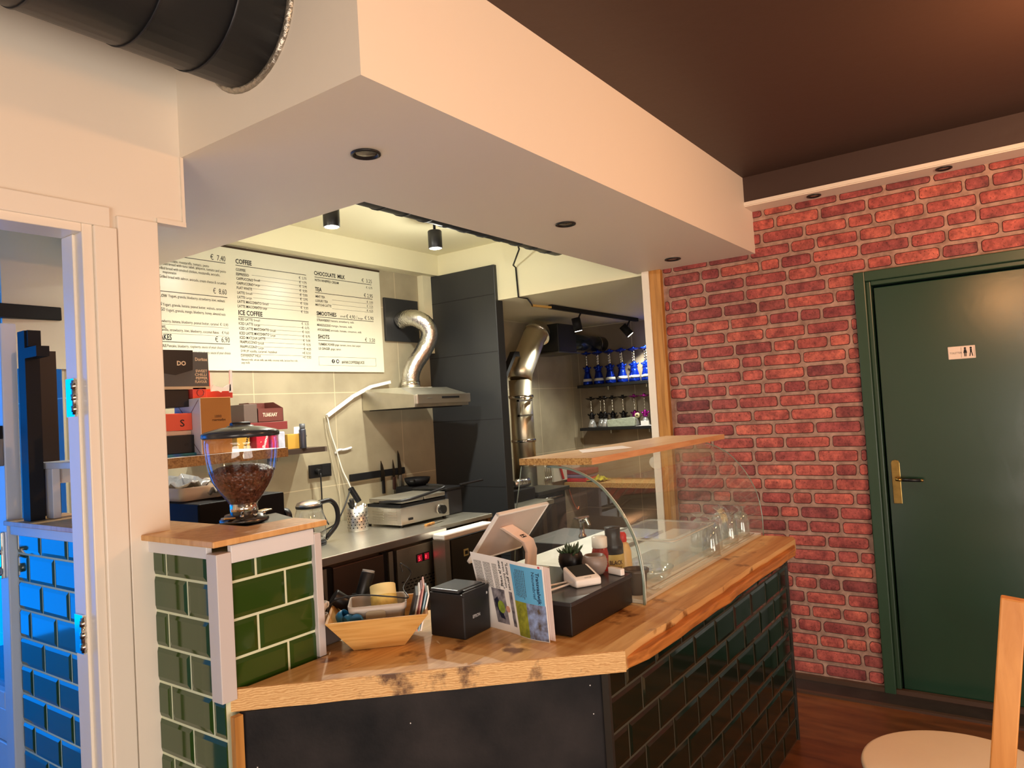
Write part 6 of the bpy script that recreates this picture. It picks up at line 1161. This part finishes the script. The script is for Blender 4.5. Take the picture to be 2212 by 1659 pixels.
solo('red_handle', 'red bar leaning against the pale tool board', 'kitchen tool', MB().bar((5.80, 3.655, 1.03), (5.86, 3.655, .875), .02, .015), RED, bevel=.003)
for k, x in enumerate((5.985, 6.03)):
    t = thing('measuring_spoon', ('left hanging steel measuring spoon on the pale board', 'right hanging steel measuring spoon on the pale board')[k], 'spoon', (x, 3.66, .93), 'hanging spoons')
    part(t, 'bowl', MB().lathe([(0, -.012), (.016, -.008), (.022, .004), (.019, .004), (0, -.007)], (x, 3.655, .94), 16), mat('dark_steel_spoon', srgb(110, 100, 84), .3, 1)); part(t, 'handle', MB().bar((x, 3.662, .944), (x, 3.664, 1.01), .005, .002), STEEL)
for k in range(4):
    t = thing('hanging_fork', 'steel fork or whisk hanging at the left end of the tool board', 'kitchen tool', (5.60+k*.025, 3.69, .9), 'steel tools left of the tool board')
    part(t, 'rod', MB().tube([(5.60+k*.03, 3.685, .90), (5.60+k*.03, 3.685, 1.05)], .004, 8), STEEL); part(t, 'head', MB().lathe([(0, -.03), (.010, -.02), (.012, 0), (.004, .014)], (5.60+k*.03, 3.685, .91), 12), STEEL)
t = thing('mixer_tap', 'shiny steel tap behind the sauce bottles', 'tap', (3.60, 2.25, .85))
TX, TY, TZ = 3.42, 2.035, .93
solo('dark_sink_cabinet', 'dark sink cabinet behind the marble worktop', 'cabinet', MB().box(3.22, 3.66, 1.90, 2.30, 0, .845), mat('dark_sink_front', srgb(48, 46, 44), .4), bevel=.004)
t.location = (TX, TY, .846)
part(t, 'column', MB().lathe([(.022, 0), (.022, .008), (.013, .02), (.012, .075), (.018, .085), (.016, .10), (0, .104)], (TX, TY, .846), 20), CHROME)
part(t, 'spout', MB().tube(spline([(TX, TY, .925), (TX-.04, TY-.05, .95), (TX-.07, TY-.09, .92)]), .009, 12), CHROME)
part(t, 'cross_handle', MB().bar((TX-.042, TY+.02, .953), (TX+.042, TY-.02, .953), .012, .010), CHROME)
solo('round_white_plate', 'pale round object hanging on the side wall above the chipboard shelf', 'plate', MB().lathe([(0, 6.344), (.055, 6.342), (.06, 6.335), (.05, 6.330), (0, 6.332)], (0, 2.93, .98), 20, 'x'), WHITEP)
# shelves with water pipes
for z, lb, x0 in ((1.757, 'black wall shelf with blue water pipes', 6.16), (1.338, 'black wall shelf with black and purple water pipes', 6.16)):
    t = thing('pipe_shelf', lb, 'shelf', (6.25, 3.0, z-.03))
    part(t, 'board', MB().box(x0, 6.348, 2.30, 3.62, z-.028, z), BLACK, bevel=.002)
    for y in (3.30, 2.90): part(t, 'bracket', MB().box(6.20, 6.348, y-.006, y+.006, z-.06, z-.029), STEELR)
PCH = mat('pipe_chrome', srgb(206, 200, 186), .2, 1); BAND = mat('silver_band', srgb(206, 206, 200), .4)
def water_pipe(label, glass, tray, x, y, z, h, clear=False, group=''):
    t = thing('water_pipe', label, 'water pipe', (x, y, z), group)
    r = .047
    if clear: pb_ = [(0, 0), (.040, 0), (.042, .01), (.030, .05), (.016, .085)]
    else: pb_ = [(0, 0), (r, 0), (r*1.02, .012), (r*.86, .055), (r*.62, .10), (r*.5, .125)]
    part(t, 'vase', MB().lathe(pb_, seg=22), glass if not clear else mat('clear_vase', srgb(190, 190, 186), .1, .6), world=False)
    if not clear: part(t, 'band', MB().lathe([(r*.985, .032), (r*.88, .058)], seg=22), BAND, 'pale band', world=False)
    k0 = .125 if not clear else .085
    part(t, 'heart', MB().lathe([(r*.5, k0), (r*.62, k0+.012), (r*.32, k0+.026), (r*.5, k0+.040), (r*.3, k0+.055), (r*.2, k0+.062)], seg=20), tray, world=False)
    st = [(.006, k0+.06)]
    n = 4; hh = (h-.035-k0-.06)/n
    for i in range(n): st += [(.006, k0+.06+i*hh+hh*.2), (.011, k0+.06+i*hh+hh*.5), (.006, k0+.06+i*hh+hh*.8)]
    st += [(.006, h-.03)]
    part(t, 'stem', MB().lathe(st, seg=14), PCH, 'beaded steel stem', world=False)
    part(t, 'tray', MB().lathe([(.008, h-.032), (.03, h-.030), (.052, h-.018), (.053, h-.014), (.012, h-.022), (.012, h-.006), (.018, h), (0, h)], seg=22), tray, world=False)
    for s_ in (-1, 1): part(t, 'hose_port', MB().tube([(0, s_*.014, k0+.02), (0, s_*.042, k0+.045)], .007, 10), tray, world=False)
    return t
BLU = mat('metallic_blue', srgb(24, 60, 190), .22, .75); PUR = mat('metallic_purple', srgb(150, 30, 130), .22, .7); BLK = mat('glossy_black', srgb(26, 24, 26), .2, .5)
w0 = water_pipe('blue water pipe on the upper shelf, at the left end of the front row', BLU, BLU, 6.21, 3.525, 1.758, .325, False, 'blue water pipes on the upper shelf')
names = ['second', 'third', 'fourth', 'fifth', 'sixth', 'seventh', 'eighth', 'ninth']
for i in range(1, 8): copy_thing(w0, (6.21, 3.525-.128*i, 1.758), 'blue water pipe on the upper shelf, %s from the left in the front row' % names[i-1])
for i in range(7): copy_thing(w0, (6.296, 3.455-.128*i, 1.758), 'blue water pipe on the upper shelf, %s from the left in the back row' % (['first']+names)[i])
b0 = water_pipe('black water pipe with clear vase at the left end of the lower shelf', BLK, BLK, 6.21, 3.505, 1.339, .30, True, 'black water pipes on the lower shelf')
for (x, y, lb) in ((6.29, 3.445, 'black water pipe behind the one at the left end of the lower shelf'), (6.22, 3.365, 'black water pipe third from the left on the lower shelf'), (6.30, 3.320, 'black water pipe behind the clear food bag on the lower shelf'), (6.29, 3.20, 'black water pipe in the middle of the lower shelf')): copy_thing(b0, (x, y, 1.339), lb)
p0 = water_pipe('purple water pipe behind the plastic box on the lower shelf', PUR, PUR, 6.29, 3.08, 1.339, .30, True, 'purple water pipes on the lower shelf')
copy_thing(p0, (6.25, 2.955, 1.339), 'purple water pipe beside the small white card on the lower shelf')
solo('plastic_box', 'pale plastic bag box lying on the lower pipe shelf', 'box', MB().prism([(3.315, 1.340), (3.03, 1.340), (3.02, 1.395), (3.04, 1.425), (3.32, 1.408)][::-1], 6.165, 6.20, 'x'), mat('pale_green_plastic', srgb(176, 184, 164), .35, noise=.2, nscale=20, bump=.4), bevel=.004)
solo('tape_roll', 'cream tape roll leaning on the plastic box', 'tape roll', MB().lathe([(.008, 6.166), (.024, 6.166), (.024, 6.18), (.008, 6.18), (.008, 6.166)], (0, 3.0, 1.438), 22, 'x'), mat('cream_tape', srgb(206, 196, 150), .5))
solo('name_card', 'small white card on the lower pipe shelf', 'card', MB().box(6.163, 6.17, 2.885, 2.965, 1.3395, 1.385), PAPER)
solo('white_sheet', 'white sheet lying on the lower pipe shelf', 'sheet', MB().box(6.163, 6.30, 2.80, 3.02, 1.3382, 1.3392), PAPER)
# ---------------------------------------------------------------- foreground
t = thing('round_table', 'round cream topped side table near the green door', 'table', (2.33, .233, 0))
part(t, 'table_top', MB().lathe([(0, .478), (.235, .478), (.244, .484), (.246, .492), (.243, .499), (.236, .501), (0, .501)], (2.33, .233, 0), 72), mat('cream_stone_top', srgb(250, 246, 230), .35, noise=.05, nscale=6))
part(t, 'column', MB().cyl((2.33, .233, .02), (2.33, .233, .478), .028), BLACKM); part(t, 'foot', MB().lathe([(0, 0), (.17, 0), (.17, .01), (.03, .03), (0, .03)], (2.33, .233, 0), 36), BLACKM)
OAKC = wood('light_oak_chair', srgb(226, 158, 84), srgb(202, 132, 60), (10, 10, 1.5), .4)
t = thing('bar_chair', 'light oak high chair at the right edge, seen from its back post', 'chair', (1.65, -.12, 0))
for y in (.083, -.34): part(t, 'back_post', MB().bar((1.80, y+.030, 0), (1.815, y+.027, .70), .045, .036, (1, 0, 0)).bar((1.815, y+.027, .70), (1.835, y-.022, 1.105), .045, .036, (1, 0, 0)), OAKC, bevel=.003)
for z in (.86, .95, 1.04): part(t, 'back_rail', MB().bar((1.826, .04, z), (1.826, -.34, z), .018, .05, (0, 0, 1)), OAKC, bevel=.004)
part(t, 'seat', MB().box(1.42, 1.82, -.34, .09, .675, .705), OAKC, bevel=.008)
for y in (.07, -.32): part(t, 'front_leg', MB().box(1.43, 1.465, y-.018, y+.018, 0, .675), OAKC, bevel=.003)
part(t, 'foot_rail', MB().bar((1.447, .07, .25), (1.447, -.32, .25), .02, .035), OAKC, bevel=.003)
# ---------------------------------------------------------------- pieces that belong to a part become its sub-parts
NEST = {'menu_board': [('lettering', 'panel'), ('rule_lines', 'panel'), ('social_icon', 'panel')],
        'receipt_printer': [('brand_lettering', 'body'), ('status_mark', 'body')],
        'worktop_fridge': [('display_digit', 'display'), ('display_glow', 'display'), ('vent_row', 'control_panel')],
        'small_fridge': [('badge_centre', 'badge')], 'cooker_hood': [('handle_slot', 'front_visor'), ('badge', 'front_visor'), ('vent_slots', 'body')],
        'double_socket': [('socket_face', 'plate'), ('plug', 'plate')], 'contact_grill': [('knob', 'base'), ('switch', 'base'), ('side_slots', 'base')],
        'card_reader': [('brand_lettering', 'body'), ('card_slot', 'body')], 'till_screen': [('logo_mark', 'stand_arm'), ('logo_inner', 'stand_arm')],
        'magazine': [('vest_print', 'street_photo'), ('jacket_print', 'street_photo'), ('face_print', 'street_photo'), ('panel_title', 'blue_panel'), ('panel_text', 'blue_panel'), ('body_text', 'pages'), ('heading', 'pages'), ('corner_mark', 'pages')],
        'cardboard_box': [('fold_lines', 'folded_side'), ('printed_lettering', 'carton')], 'snack_display_box': [('lettering', 'black_flap')],
        'squeeze_bottle': [('label_lettering', 'wrapper')], 'soap_bottle': [('round_mark', 'gold_panel'), ('gold_panel', 'body')][:1],
        'tissue_box': [('printed_wave', 'blue_front')], 'wood_stove': [('knob', 'drawer_front')], 'utensil_holder': [('perforations', 'cup')],
        'grey_plastic_tub': [('grip_cutout', 'shell')], 'paper_roll': [('printed_label', 'roll')], 'chocolate_display_box': [('lettering', 'carton')],
        'snack_box': [('lettering', 'carton')], 'tea_box': [('lettering', 'carton')], 'bar_packet': [('lettering', 'wrapper')],
        'glazed_door': [('lever', 'handle')], 'coffee_grinder': [('lid_knob', 'lid'), ('screw', 'adjusting_ring')], 'ventilation_duct': [('seam_ring', 'pipe')], 'ceiling_duct': [('seam_ring', 'pipe')]}
base = lambda o: o.name.split('.')[0]
for root in [o for o in COL.objects if o.parent is None and base(o) in NEST]:
    for cname, pname in NEST[base(root)]:
        kids = list(root.children); ps = [c for c in kids if base(c) == pname]
        if not ps: continue
        for c in kids:
            if base(c) == cname: c.parent = ps[0]
